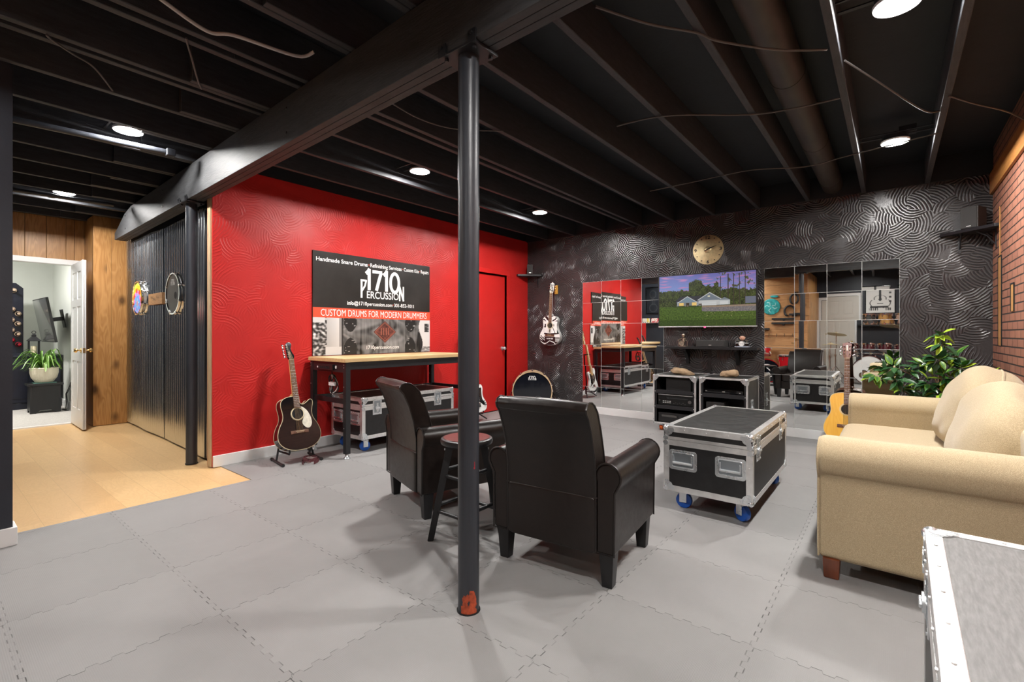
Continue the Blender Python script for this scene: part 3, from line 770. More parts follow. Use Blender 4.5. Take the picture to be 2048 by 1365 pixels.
def caster(parent, x, y, wheelmat, h=.13, rot=0):
    M = T(x, y, 0) @ R(rot); r = h * .40
    o = MB(M).box(-.045, .045, -.05, .05, h - .008, h, .002).cyl((0, 0, h - .025), (0, 0, h - .008), .026).box(-.027, -.022, -.03, .015, r - .012, h - .02, .003).box(.022, .027, -.03, .015, r - .012, h - .02, .003).box(-.027, .027, -.035, .02, h - .03, h - .02, .003).cyl((-.032, -.012, r), (.032, -.012, r), .008, seg=10).build('caster', m_steel, parent)
    MB(M).lathe([(.012, -.019), (r * .7, -.019), (r * .95, -.017), (r, -.010), (r, .010), (r * .95, .017), (r * .7, .019), (.012, .019)], 28, M=T(0, -.012, r) @ R(PI / 2, 'Y')).build('wheel', wheelmat, o)
def flight_case(label, loc, W, L, H, z0=.13, lid=.085, rot=0, crot=0, topmat=None, cat='flight case', wheel=None, group=None):
    t = thing('flight_case', label, cat, loc, rot, group); z1 = z0 + H; zl = z1 - lid; x0, x1, y0, y1 = -W / 2, W / 2, -L / 2, L / 2
    MB().box(x0, x1, y0, y1, z0, zl - .001).build('case_body', m_laminate_black, t)
    ld = MB().box(x0, x1, y0, y1, zl + .001, z1 - .004).build('lid', m_laminate_black, t)
    MB().box(x0 + .02, x1 - .02, y0 + .02, y1 - .02, z1 - .01, z1 + .0005).build('lid_top_sheet', topmat or m_case_top, ld)
    e = .034; p = .0025
    def bars(lo, hi):
        mb = MB()
        return mb
    tr = MB()   # lid extrusions: four top edges plus the joint strip
    for xa, xb in ((x0 - p, x0 + e), (x1 - e, x1 + p)): tr.box(xa, xb, y0 - p, y1 + p, z1 - e, z1 + p, .003)
    for ya, yb in ((y0 - p, y0 + e), (y1 - e, y1 + p)): tr.box(x0 + e, x1 - e, ya, yb, z1 - e, z1 + p)
    for xa, xb in ((x0 - p, x0 + .01), (x1 - .01, x1 + p)): tr.box(xa, xb, y0 - p, y1 + p, zl + .001, zl + .020, .002)
    for ya, yb in ((y0 - p, y0 + .01), (y1 - .01, y1 + p)): tr.box(x0 + .01, x1 - .01, ya, yb, zl + .001, zl + .020)
    n = int(L / .13)
    for i in range(1, n):
        y = y0 + L * i / n
        for x in (x0, x1): tr.cyl((x, y, z1 - .017), (x + math.copysign(.006, x), y, z1 - .017), .004, seg=6); tr.cyl((math.copysign(abs(x) - .017, x), y, z1), (math.copysign(abs(x) - .017, x), y, z1 + .005), .004, seg=6)
    n = max(2, int(W / .13))
    for i in range(1, n):
        x = x0 + W * i / n
        for y in (y0, y1): tr.cyl((x, y, z1 - .017), (x, y + math.copysign(.006, y), z1 - .017), .004, seg=6); tr.cyl((x, math.copysign(abs(y) - .017, y), z1), (x, math.copysign(abs(y) - .017, y), z1 + .005), .004, seg=6)
    tr.build('lid_edge_trim', m_alu, t)
    tr = MB()
    for xa, xb in ((x0 - p, x0 + e), (x1 - e, x1 + p)):
        tr.box(xa, xb, y0 - p, y1 + p, z0 - p, z0 + e, .003)
        for ya, yb in ((y0 - p, y0 + e), (y1 - e, y1 + p)): tr.box(xa, xb, ya, yb, z0 + e, zl - .036)
    for ya, yb in ((y0 - p, y0 + e), (y1 - e, y1 + p)): tr.box(x0 + e, x1 - e, ya, yb, z0 - p, z0 + e)
    for xa, xb in ((x0 - p, x0 + .01), (x1 - .01, x1 + p)): tr.box(xa, xb, y0 - p, y1 + p, zl - .036, zl - .001, .002)
    for ya, yb in ((y0 - p, y0 + .01), (y1 - .01, y1 + p)): tr.box(x0 + .01, x1 - .01, ya, yb, zl - .036, zl - .001)
    for i in range(1, 4):
        for x in (x0, x1):
            for y in (y0, y1): tr.cyl((math.copysign(abs(x) - .017, x), y, z0 + .08 + i * .07), (math.copysign(abs(x) - .017, x), math.copysign(abs(y) + .006, y), z0 + .08 + i * .07), .004, seg=6)
    tr.build('body_edge_trim', m_alu, t)
    for x, sx in ((x0, 1), (x1, -1)):
        for y, sy in ((y0, 1), (y1, -1)):
            mb = MB(); ball_corner(mb, (x, y, z1), sx, sy, -1); mb.build('ball_corner', m_steel, t)
            mb = MB(); ball_corner(mb, (x, y, z0), sx, sy, 1); mb.build('ball_corner', m_steel, t)
            mb = MB()
            for zz in (zl + .012, zl - .02):
                mb.cyl((x + sx * .012, y - sy * .006, zz), (x + sx * .012, y + sy * .02, zz), .016, seg=12); mb.cyl((x - sx * .006, y + sy * .012, zz), (x + sx * .02, y + sy * .012, zz), .016, seg=12)
            mb.build('corner_brace', m_steel, t)
            caster(t, x + sx * .085, y + sy * .10, wheel or m_blue, z0 - p, crot + .35 * sx)
    zh = z0 + (zl - z0) * .62
    for y, r in ((y0, 0), (y1, PI)):
        for x in (-W * .27, W * .27): dish_handle(t, T(x, y, zh) @ R(r))
    for x, r in ((x1, PI / 2), (x0, -PI / 2)):
        for y in (-L * .36, L * .30): latch(t, T(x, y, zl - .012) @ R(r))
    return t
m_dish = M_('shade_tinted_zinc', (.36, .40, .43), .35, .8)
flight_case('black road case with aluminium edges and blue casters, standing alone as a coffee table', (-.91, 3.64, 0), .53, 1.12, .415, crot=1.35)
flight_case('black road case with aluminium edges pushed under the workbench by the red wall', (-4.235, 3.28, 0), .535, 1.21, .40)
flight_case('road case with grey felt top between the sofa arm and the viewer', (.362, 1.17, 0), .60, 1.10, .49, topmat=m_felt_top, rot=math.radians(-.8))

# ================================================================ ARMCHAIRS
def armchair(label, loc, rot):
    t = thing('armchair', label, 'armchair', loc, rot, None)
    # arms: slab with a rolled top, profile in xz swept along y
    for s in (-1, 1):
        pr = []
        cx, cz, r = s * .292, .508, .062
        pr = [(s * .236, .16), (s * .236, .47)]
        for i in range(15):
            a = math.radians(205 - i * 17.0) if s > 0 else math.radians(-25 + i * 17.0)
            pr.append((cx + r * math.cos(a), cz + r * math.sin(a)))
        pr += [(s * .325, .44), (s * .322, .16)]
        M = Matrix(((1, 0, 0, 0), (0, 0, 1, 0), (0, 1, 0, 0), (0, 0, 0, 1)))
        o = MB().prism(pr, -.03, .575, M=M, bev=.012).build('armrest', m_leather, t, ang=50)
        # piping round the rear and front faces of the arm
        for y in (-.031, .576):
            MB().tube([(p[0], y, p[1]) for p in pr], .0045, 6, closed=True).build('arm_piping', m_piping, o)
    # base with front rail
    MB().box(-.236, .236, .0, .56, .155, .30, .012).build('seat_base', m_leather, t)
    # padded lower back panel
    MB().pillow(.236, .03, .128, .12, .2, M=T(0, -.012, .283), u=48, v=20).build('back_panel', m_leather, t)
    # seat cushion
    MB().pillow(.232, .262, .085, .25, .22, M=T(0, .325, .365)).build('seat_cushion', m_leather, t)
    # backrest: curved slab that rolls backward at the top
    prof = []      # (y,z) rear side upward then front side downward
    rear = [(-.030, .405), (-.032, .50), (-.048, .60), (-.078, .70), (-.112, .775), (-.134, .80), (-.138, .818), (-.126, .836), (-.104, .845)]
    front = [(-.075, .842), (-.045, .826), (-.01, .79), (.03, .70), (.062, .60), (.085, .50), (.10, .40)]
    prof = rear + front; n = len(prof)
    def slab(mb):
        tb = bmesh.new(); cols = 11; rows = []
        for i, (y, z) in enumerate(prof):
            hw = .236; row = []
            for k in range(cols + 1):
                u = -1 + 2 * k / cols
                row.append(tb.verts.new((hw * u, y + (-.010 * (1 - u * u) * (1 if i < len(rear) else -1)) * (.3 if i > 6 else 1), z + .006 * (1 - u * u) * (1 if z > .8 else 0))))
            rows.append(row)
        for i in range(n):
            A, B = rows[i], rows[(i + 1) % n]
            for k in range(cols): tb.faces.new((A[k], A[k + 1], B[k + 1], B[k]))
        tb.faces.new([r[0] for r in rows]); tb.faces.new([r[-1] for r in rows][::-1])
        bmesh.ops.recalc_face_normals(tb, faces=list(tb.faces))
        mb._put(tb)
    mb = MB(); slab(mb); b = mb.build('backrest', m_leather, t, ang=50)
    for s in (-1, 1):
        MB().tube([(s * .236, y, z) for y, z in prof], .0045, 6, closed=True).build('back_piping', m_piping, b)
    # seam across the rear below the rolled top
    MB().tube([(-.232 + .464 * i / 12, -.124 - .009 * (1 - (2 * i / 12 - 1) ** 2), .790) for i in range(13)], .0025, 5).build('stitched_seam', m_piping, b)
    MB().box(-.245, .245, -.036, -.02, .404, .412, .003).build('back_seam', m_piping, t)
    for s in (-1, 1):
        for y in (.02, .515):
            MB(T(s * .278, y, 0)).box(-.035, .035, -.035, .035, 0, .162, .004, taper=.70).build('leg', m_legblack, t)
    return t
armchair('dark brown leather armchair seen from behind, beside the steel post and facing the mirror', (-1.285, 1.925, 0), math.radians(6))
armchair('dark brown leather armchair behind the bar stool, facing the workbench end', (-2.54, 2.06, 0), math.radians(-18.3))

# ================================================================ BAR STOOL
def stool(loc):
    t = thing('bar_stool', 'black wooden bar stool with round red-brown seat behind the near steel post', 'stool', loc, math.radians(44))
    MB().lathe([(0, .532), (.128, .532), (.143, .540), (.147, .553), (.143, .566), (.136, .570), (.0, .570)], 40).build('seat_rim', m_legblack, t)
    MB().lathe([(0, .5702), (.130, .5702), (.128, .5725), (0, .5735)], 40).build('seat', m_redbrown, t)
    tops = .092; bots = .20
    for k in range(4):
        a = k * PI / 2; d = Vector((math.cos(a), math.sin(a), 0)); p0 = d * bots; p1 = d * tops + Vector((0, 0, .535))
        tb = MB(); tg = Vector((-d.y, d.x, 0)); tmp = bmesh.new(); vs = []
        for p, h in ((p0, .017), (p1, .021)):
            vs.append([tmp.verts.new(p + d * sx * h + tg * sy * h) for sx, sy in ((-1, -1), (1, -1), (1, 1), (-1, 1))])
        for i in range(4): tmp.faces.new((vs[0][i], vs[0][(i + 1) % 4], vs[1][(i + 1) % 4], vs[1][i]))
        tmp.faces.new(vs[0][::-1]); tmp.faces.new(vs[1]); bmesh.ops.recalc_face_normals(tmp, faces=list(tmp.faces))
        bmesh.ops.bevel(tmp, geom=list(tmp.edges), offset=.003, segments=2, affect='EDGES'); tb._put(tmp)
        lg = tb.build('leg', m_legblack, t)
        MB().cyl(d * (tops + .033) + Vector((0, 0, .505)), d * (tops + .027) + Vector((0, 0, .505)), .006, seg=8).build('screw', m_steel, lg)
        a2 = a + PI / 2; d2 = Vector((math.cos(a2), math.sin(a2), 0))
        for z, r in ((.165 + .03 * (k % 2), .0105), (.36 + .03 * (k % 2), .0105)):
            rr = bots + (tops - bots) * z / .535
            MB().cyl(d * rr + Vector((0, 0, z)), d2 * rr + Vector((0, 0, z)), r, seg=10).build('rung', m_legblack, t)
stool((-1.866, 1.932, 0))

# ================================================================ SOFA
def sofa():
    t = thing('sofa', 'tan fabric sofa with rolled arms standing against the brick wall', 'sofa', (.2, 3.80, 0))
    YN, YF = 2.64, 4.98; W = dict(world=True)
    MB().box(-.24, .66, YN + .1, YF - .1, .085, .30, .02).build('frame', m_sofa, t, **W)
    MB().box(.42, .69, YN + .08, YF - .08, .085, .76, .05, 3).build('back_frame', m_sofa, t, **W)
    for name, yc, s in (('near', YN, -1), ('far', YF, 1)):
        # arm profile in (y,z): s=-1 outer side toward -y
        cy, cz, r = yc - s * .112, .558, .102
        pr = [(yc - s * .225, .085), (yc - s * .225, .49)]
        for i in range(19):
            a = math.radians(-22 + i * 13.0)
            pr.append((cy - s * r * math.cos(a) * 1.08, cz + r * math.sin(a)))
        pr += [(yc - s * .052, .470), (yc - s * .046, .44), (yc - s * .040, .085)]
        M = Matrix(((0, 0, 1, 0), (1, 0, 0, 0), (0, 1, 0, 0), (0, 0, 0, 1)))
        o = MB().prism(pr, -.285, .69, M=M, bev=.035, seg=4).build('arm', m_sofa, t, ang=50, **W)
        fr = [(-.276, (p[0] - cy) * .93 + cy, (p[1] - .36) * .955 + .36) for p in pr]
        MB().tube(fr, .0045, 6, closed=True).build('arm_piping', m_sofa, o, **W) if False else MB(T(-.2, -3.80, 0)).tube(fr, .0045, 6, closed=True).build('arm_piping', m_sofa, o)
    for i, (a, b) in enumerate(((2.865, 3.805), (3.815, 4.755))):
        MB().pillow(.36, (b - a) / 2, .095, .3, .18, M=T(.055, (a + b) / 2, .345)).build('seat_cushion', m_sofa, t, **W)
    for i, (yc, hh) in enumerate(((3.36, .225), (4.26, .240))):
        def lump(q, yc=yc):
            q = q.copy(); k = q.z / .3
            if q.z > 0:       # peaked upper corners and a crowned top
                q.z += .075 * (1 - abs(q.y / .47) ** 1.3) - .01
            q.x *= 1 + .25 * math.cos(q.y * 2.8) * (1 if q.x < 0 else .3)
            n = mnoise.noise(Vector((q.x * 4, q.y * 4 + yc * 3, q.z * 4))); n2 = mnoise.noise(Vector((q.x * 11, q.y * 9 + yc, q.z * 12))); q += Vector((n * .026 + n2 * .008, n * .012, n * .024 + n2 * .007))
            return q
        M = T(.425, yc, .418 + hh - .030) @ R(math.radians(20), 'Y') @ R(math.radians(-2 if i else 3), 'X')
        mb = MB(M).pillow(.145, .468, hh, .62, .48, fn=lump, u=64, v=40)
        c = mb.build('back_pillow', m_sofa, t, ang=180, **W)
        # welt round the pillow's edge
        pts = []
        for k in range(64):
            g = 2 * PI * k / 64; cpy = math.copysign(abs(math.cos(g)) ** .5, math.cos(g)); cpz = math.copysign(abs(math.sin(g)) ** .5, math.sin(g))
            q = lump(Vector((-.0, .466 * cpy * (1 if True else 1), hh * cpz)) if False else Vector((0.0, .468 * math.copysign(abs(math.cos(g)) ** .62, math.cos(g)), hh * math.copysign(abs(math.sin(g)) ** .62, math.sin(g)))))
            pts.append(M @ q)
        MB(T(-.2, -3.80, 0)).tube(pts, .008, 6, closed=True).build('welt', m_sofa, c)
    for x in (-.225, .60):
        for y in (YN + .075, YF - .075):
            MB(T(x, y, 0)).box(-.035, .035, -.04, .04, 0, .095, .006, taper=.86).build('foot', m_sofaleg, t, **W)
sofa()

# ================================================================ WORKBENCH
def bench():
    t = thing('workbench', 'tall workbench with pale wood top and black steel legs along the red wall', 'workbench', (-4.22, 3.25, 0))
    W = dict(world=True); X0, X1, Y0, Y1 = -4.535, -3.885, 2.44, 4.07; Z = .922
    MB().box(X0, X1, Y0, Y1, Z - .036, Z, .004).build('tabletop', m_maple, t, **W)
    ap = MB()
    ap.box(X1 - .035, X1 - .012, Y0 + .02, Y1 - .02, Z - .105, Z - .037, .002).box(X0 + .012, X0 + .03, Y0 + .02, Y1 - .02, Z - .105, Z - .037, .002)
    ap.box(X0 + .02, X1 - .02, Y0 + .02, Y0 + .035, Z - .13, Z - .037, .002).box(X0 + .02, X1 - .02, Y1 - .035, Y1 - .02, Z - .105, Z - .037, .002)
    ap.build('apron', m_blackmetal, t, **W)
    for x in (X0 + .035, X1 - .035):
        for y in (Y0 + .04, Y1 - .04):
            lg = MB().box(x - .024, x + .024, y - .024, y + .024, .045, Z - .037, .003)
            o = lg.build('leg', m_blackmetal, t, **W)
            MB(T(4.22, -3.25, 0)).lathe([(0, 0), (.030, 0), (.030, .008), (.018, .022), (.014, .046), (0, .046)], 20, M=T(x, y, 0)).build('levelling_foot', m_steel, o)
            bb = MB(T(4.22, -3.25, 0))
            for z in (Z - .06, Z - .085, .66, .28): bb.cyl((x - .01, y - .026, z), (x - .01, y - .023, z), .005, seg=8)
            bb.build('rivet', m_steel, o)
    MB().box(X0 + .05, X1 - .05, Y0 + .03, Y0 + .055, .50, .545, .002).build('end_rail', m_blackmetal, t, **W)
    MB().box(X0 + .05, X1 - .05, Y1 - .055, Y1 - .03, .50, .545, .002).build('end_rail', m_blackmetal, t, **W)
    MB().box(X0 + .022, X0 + .046, Y0 + .05, Y1 - .05, .50, .54, .002).build('back_rail', m_blackmetal, t, **W)
    ps = MB().box(X0 + .16, X0 + .44, Y0 - .0, Y0 + .022, Z - .115, Z - .062, .004).build('power_strip', m_plastic, t, **W)
    d = MB(T(4.22, -3.25, 0))
    for i in range(5): d.box(X0 + .215 + i * .036, X0 + .240 + i * .036, Y0 - .002, Y0 + .002, Z - .102, Z - .078, .001)
    d.build('socket', m_darkgap, ps)
    MB(T(4.22, -3.25, 0)).cyl((X0 + .18, Y0 - .003, Z - .09), (X0 + .18, Y0 + .002, Z - .09), .009, seg=12).cyl((X0 + .47, Y0 + .016, Z - .085), (X0 + .47, Y0 + .022, Z - .085), .014, seg=12).build('switch', m_ink_white, ps)
bench()
# hank of cables hanging below the bench end
t = thing('cable_hank', 'hank of black and white cables hanging under the workbench end', 'cable', (-4.30, 2.56, .66))
for i in range(4):
    MB().tube([(.035 * math.cos(a) * (1 + .2 * i) + .01 * i, .02 * math.sin(a * 2 + i), .09 * math.sin(a)) for a in [2 * PI * k / 24 for k in range(24)]], .0055, 6, closed=True).build('cable_loop', m_cable_black if i != 2 else m_cable_white, t)
MB().tube([(0, 0, .09), (-.01, .0, .14), (-.03, -.02, .20)], .005, 6).build('cable_end', m_cable_black, t)
MB().box(-.05, .05, -.012, .012, -.02, .02, .006).build('cable_tie', m_ink_white, t)
# ================================================================ GUITARS
def catmull(P, n=6):
    out = []
    for i in range(len(P) - 1):
        p0 = P[max(0, i - 1)]; p1 = P[i]; p2 = P[i + 1]; p3 = P[min(len(P) - 1, i + 2)]
        for k in range(n):
            t = k / n
            out.append(tuple(.5 * ((2 * p1[j]) + (-p0[j] + p2[j]) * t + (2 * p0[j] - 5 * p1[j] + 4 * p2[j] - p3[j]) * t * t + (-p0[j] + 3 * p1[j] - 3 * p2[j] + p3[j]) * t ** 3) for j in range(2)))
    out.append(P[-1]); return out
XZ = Matrix(((1, 0, 0, 0), (0, 0, 1, 0), (0, 1, 0, 0), (0, 0, 0, 1)))       # prism poly (x,z), extruded along y
def outline(half, cut=None):
    l = catmull(half); r = catmull(cut or half)
    return [(x, z) for z, x in r] + [(-x, z) for z, x in l[::-1] if x > 1e-4]
def shrink(poly, d):
    n = len(poly); cx = sum(p[0] for p in poly) / n; cz = sum(p[1] for p in poly) / n; out = []
    for i in range(n):
        a = Vector(poly[i - 1]); b = Vector(poly[(i + 1) % n]); t = (b - a).normalized(); nn = Vector((-t.y, t.x))
        out.append((poly[i][0] + nn.x * d, poly[i][1] + nn.y * d))
    return out
DREAD = [(0, 0), (.004, .06), (.03, .135), (.085, .187), (.15, .197), (.22, .176), (.275, .146), (.32, .135), (.37, .139), (.42, .145), (.465, .132), (.492, .09), (.5, .03), (.5, 0)]
CUTAWAY = [(0, 0), (.004, .06), (.03, .135), (.085, .187), (.15, .197), (.22, .176), (.275, .146), (.32, .134), (.37, .139), (.42, .152), (.452, .148), (.458, .125), (.435, .095), (.418, .06), (.43, .034), (.47, .03), (.5, .028), (.5, 0)]
CLASSIC = [(0, 0), (.003, .05), (.022, .11), (.07, .163), (.13, .177), (.19, .164), (.24, .136), (.29, .120), (.34, .121), (.39, .130), (.43, .122), (.46, .09), (.475, .03), (.475, 0)]
def guitar(name, label, loc, rot, half, cut, m_top, m_side, m_neck, m_board, head, pick=None, hole=.05, scale=1, bind=True, dep=.105, headmat=None, toppaint=None):
    t = thing(name, label, 'guitar', loc, rot, scale=scale)
    ol = outline(half, cut); L = half[-1][0]
    MB().prism(ol, 0.003, dep, M=XZ, bev=.004).build('body', m_side, t, ang=50)
    if toppaint:
        def col(u, v): return toppaint(u, v)
        # painted top: grid clipped to the outline
        from mathutils.geometry import intersect_point_quad_2d
        ins = shrink(ol, .002)
        def inside(x, z):
            c = False; n = len(ins); j = n - 1
            for i in range(n):
                if (ins[i][1] > z) != (ins[j][1] > z) and x < (ins[j][0] - ins[i][0]) * (z - ins[i][1]) / (ins[j][1] - ins[i][1]) + ins[i][0]: c = not c
                j = i
            return c
        Wd, Hd = .37, L
        painted('soundboard', Wd, Hd, 150, 190, col, m_print_gloss, t, T(0, .0005, Hd / 2), mask=lambda u, v: inside((u - .5) * Wd, v * Hd))
        MB().prism(ol, .001, .004, M=XZ).build('top_rim', m_side, t)
    else:
        MB().prism(shrink(ol, .003), 0, .006, M=XZ).build('soundboard', m_top, t, ang=60)
    if bind:
        MB().tube([(x, .003, z) for x, z in ol], .0032, 6, closed=True).tube([(x, dep - .003, z) for x, z in ol], .0028, 6, closed=True).build('binding', m_cream if m_side is not m_white_gloss else m_ink_white, t)
    hz = L * .665
    MB().cyl((0, -.0006, hz), (0, .002, hz), hole, seg=40).build('soundhole', m_darkgap, t)
    MB().ring(hole + .006, .004, 40, 6, M=T(0, -.0005, hz) @ R(PI / 2, 'X') @ S(1, 1, .3)).ring(hole + .013, .0012, 40, 6, M=T(0, -.0005, hz) @ R(PI / 2, 'X') @ S(1, 1, .5)).build('rosette', m_cream, t)
    if pick:
        pg = [(.030 + .0, hz + .065), (.052, hz + .058), (.090, hz + .02), (.118, hz - .045), (.122, hz - .10), (.105, hz - .135), (.075, hz - .14), (.045, hz - .115), (.034, hz - .08), (.055, hz - .03), (.057, hz + .01), (.048, hz + .035)]
        c = catmull(pg + [pg[0]], 5)[:-1]
        MB().prism(c, -.0015, .001, M=XZ).build('pickguard', pick, t)
    bz = L * .33
    br = MB().box(-.083, .083, -.008, 0, bz - .015, bz + .015, .004).box(-.05, .05, -.012, -.004, bz - .010, bz + .012, .002)
    bo = br.build('bridge', m_rosewood if m_board is m_rosewood else m_board, t)
    MB().box(-.04, .04, -.0145, -.008, bz + .004, bz + .008, .001).build('saddle', m_cream, bo)
    pn = MB()
    for i in range(6): pn.ball((-.027 + i * .0108, -.0135, bz - .006), .003, u=8, v=6)
    pn.build('bridge_pins', m_cream, bo)['kind'] = 'stuff'
    nut = L + .355
    # neck (tapered, rounded) and fretboard
    MB().prism([(-.028, L - .02), (.028, L - .02), (.0215, nut), (-.0215, nut)], .0, .022, M=XZ, bev=.008).box(-.027, .027, .0, .075, L - .03, L + .03, .012).build('neck', m_neck, t)
    fb0 = hz + hole + .004
    hw = lambda z: .0275 + (.0215 - .0275) * (z - fb0) / (nut - fb0)
    fbo = MB().prism([(-hw(fb0), fb0), (hw(fb0), fb0), (hw(nut), nut), (-hw(nut), nut)], -.006, .0005, M=XZ).build('fretboard', m_board, t)
    fr = MB(); sl = nut - bz - .006
    for k in range(1, 20):
        z = nut - sl * (1 - 2 ** (-k / 12))
        if z < fb0: break
        fr.box(-hw(z), hw(z), -.0078, -.0055, z - .0013, z + .0013)
    fr.build('fretwork', m_steel, fbo)
    dt = MB()
    for k in (3, 5, 7, 9, 12, 15):
        z = nut - sl * (1 - 2 ** (-(k - .5) / 12))
        for x in ((-.009, .009) if k == 12 else (0,)): dt.cyl((x, -.0066, z), (x, -.0055, z), .0035, seg=10)
    dt.build('inlay_dot', m_pearl, fbo)
    MB().box(-.0215, .0215, -.0085, .01, nut - .003, nut + .003, .001).build('nut', m_cream, t)
    # headstock tilted back
    HM = T(0, 0, nut) @ R(math.radians(-12), 'X'); hm = headmat or m_neck
    if head == 'inline':
        hp = catmull([(-.021, 0), (-.030, .022), (-.031, .06), (-.030, .13), (-.026, .160), (-.006, .182), (.020, .180), (.030, .160), (.022, .135), (.016, .11), (.024, .07), (.034, .045), (.032, .02), (.021, 0)], 4)
        pegs = [(-.022 , .03 + i * .0245, -1) for i in range(6)]
    elif head == 'three':
        hp = catmull([(-.021, 0), (-.030, .02), (-.034, .05), (-.036, .12), (-.039, .160), (-.022, .170), (0, .178), (.022, .170), (.039, .160), (.036, .12), (.034, .05), (.030, .02), (.021, 0)], 4)
        pegs = [(s * .022, .045 + i * .04, s) for i in range(3) for s in (-1, 1)]
    else:
        hp = [(-.022, 0), (-.030, .02), (-.033, .15), (-.036, .158), (-.014, .170), (0, .190), (.014, .170), (.036, .158), (.033, .15), (.030, .02), (.022, 0)]
        pegs = [(s * .016, .045 + i * .04, s) for i in range(3) for s in (-1, 1)]
    ho = MB(HM).prism(hp, -.001, .015, M=XZ, bev=.003).build('headstock', hm, t)
    if head == 'slot':
        MB(HM).box(-.020, -.008, -.002, .0, .030, .145, .003).box(.008, .020, -.002, .0, .030, .145, .003).build('slot', m_darkgap, ho)
    if head == 'three':
        MB(HM).box(-.006, .006, -.0018, 0, .085, .125).cyl((0, -.0018, .135), (0, 0, .135), .008, seg=12).build('inlay', m_pearl, ho)
    for x, z, s in pegs:
        MB(HM).cyl((x, -.012, z), (x, .002, z), .0042, seg=10).cyl((x, -.003, z), (x, 0, z), .0075, seg=12).cyl((x, .010, z), (x + s * .028, .010, z), .003, seg=8).pillow(.009, .005, .011, .8, .8, M=T(x + s * .034, .010, z), u=12, v=8).build('tuning_peg', m_chrome, t)
    ps = sorted(pegs, key=lambda p: (p[1] if head == 'inline' else p[2] * (10 - p[1])))
    for i in range(6):
        xb = -.027 + i * .0108; xn = -.0175 + i * .007
        a = HM @ Vector((ps[i][0], -.009, ps[i][1])) if head == 'inline' else HM @ Vector(((-1 if i < 3 else 1) * .020, -.009, .045 + .04 * (i if i < 3 else 5 - i)))
        MB().tube([(xb, -.013, bz + .006), (xn, -.010, nut), a], .0007 + .00012 * (5 - i), 5).build('string', m_string, t)
    return t
guitar('acoustic_guitar', 'black acoustic guitar with white pickguard on a floor stand by the red wall', (-4.115, 2.155, .118), (math.radians(-15.5), 0, math.radians(86)), DREAD, CUTAWAY, m_gtr_black, m_gtr_black, m_maple_neck, m_rosewood, 'inline', m_pearl, scale=.965, headmat=m_gtr_black)
guitar('acoustic_guitar', 'amber acoustic guitar with red-brown headstock standing before the mirror beside the sofa', (-.350, 5.72, .075), (math.radians(-11), 0, math.radians(3)), DREAD, None, m_gtr_nat, m_mahog, m_mahog, m_rosewood, 'three', None, scale=.985, headmat=M_('red_brown_headstock', (.13, .022, .009), .35, ns=20, na=.3, stretch=(4, 4, .6)))
def bw_art(u, v):
    x, z = (u - .5) * .37, v
    n = mnoise.noise(Vector((u * 9, v * 9, 2.0)))
    c = (.78, .78, .76); k = (.01, .01, .012)
    if v < .30:
        a = k
        if .285 < v < .30: return c
        if abs(z - (.10 + .05 * math.sin(x * 30 + 1) + .02 * n)) < .014: return c
        if z > .16 and x < -.08 and abs((x * 1.6 + z) % .07 - .03) < .011: return c
        if .20 < z < .245 and -.05 < x < .06 and math.sin(x * 260 + n * 3) > -.2: return c
        if x > .10 and .12 < z < .29 and abs((z * 1.0) % .03 - .015) < .006: return c
        return a
    if v < .42:
        if abs(z - .37 - .25 * abs(x) ** 1.0) < .028 and -.10 < x: return k
        if x < -.12 and n > .1: return k
        return c
    if v > .80:
        r = math.hypot(x, (z - .72) * .475); a = math.atan2(x, z - .72)
        if r > .055 and math.sin(a * 16 + n * 2) > .1: return k
        return c
    if x > .125 and v > .40: return (.02, .04, .03)
    if .05 < x < .075 and .64 < z < .72: return k if abs((z * 1) % .04 - .02) > .006 and abs(x - .062) > .002 else c
    if n > .42 and v < .72: return k
    if abs(x - .085 + (z - .45) * .25) < .006 and .38 < v < .62: return k
    if -.12 < x < -.085 and math.sin(z * 200) > .75: return (.35, .35, .36)
    return c
guitar('acoustic_guitar', 'white and black illustrated guitar hanging on the black wall above the bass drum', (-4.075, 6.015, .975), (math.radians(-1.5), math.radians(1.6), math.radians(8)), CLASSIC, None, m_white_gloss, m_white_gloss, m_white_gloss, m_rosewood, 'slot', None, hole=.043, scale=.955, dep=.09, bind=False, toppaint=bw_art)
# its wall hanger
t = thing('guitar_hanger', 'amber wooden guitar hanger on the black wall behind the illustrated guitar', 'hanger', (-4.02, YB, 1.84))
MB().box(-.022, .032, -.022, 0, -.085, .05, .004).build('base_block', m_yellow, t)
for s in (-1, 1): MB().tube([(-.045, -.02, -.04), (-.045, -.05, -.04), (-.045 + s * .032, -.07, -.04), (-.045 + s * .034, -.135, -.035), (-.045 + s * .034, -.15, -.02)], .0055, 8).build('prong', m_blackmetal, t)

# stands
def a_stand(label, loc, rot):
    t = thing('guitar_stand', label, 'guitar stand', loc, rot)
    for s in (-1, 1):
        lg = MB().tube([(s * .06, .10, .40), (s * .11, .10, .25), (s * .165, .06, .012)], .009, 8).build('leg', m_blackmetal, t)
        MB().cyl((s * .165, -.115, .014), (s * .165, .175, .014), .011, seg=10).build('foot_bar', m_blackmetal, lg)
        MB().cyl((s * .165, -.125, .014), (s * .165, -.10, .014), .0145, seg=10).cyl((s * .165, .165, .014), (s * .165, .19, .014), .0145, seg=10).build('rubber_foot', m_plastic, lg)
        MB().tube([(s * .14, .08, .10), (s * .10, .03, .085), (s * .09, -.05, .085), (s * .09, -.058, .10), (s * .09, -.06, .135)], .0085, 8).build('support_arm', m_blackmetal, t)
    MB().tube([(-.06, .10, .40), (0, .10, .42), (.06, .10, .40)], .010, 8).cyl((-.13, .085, .15), (.13, .085, .15), .008, seg=8).build('cross_bar', m_blackmetal, t)
    return t
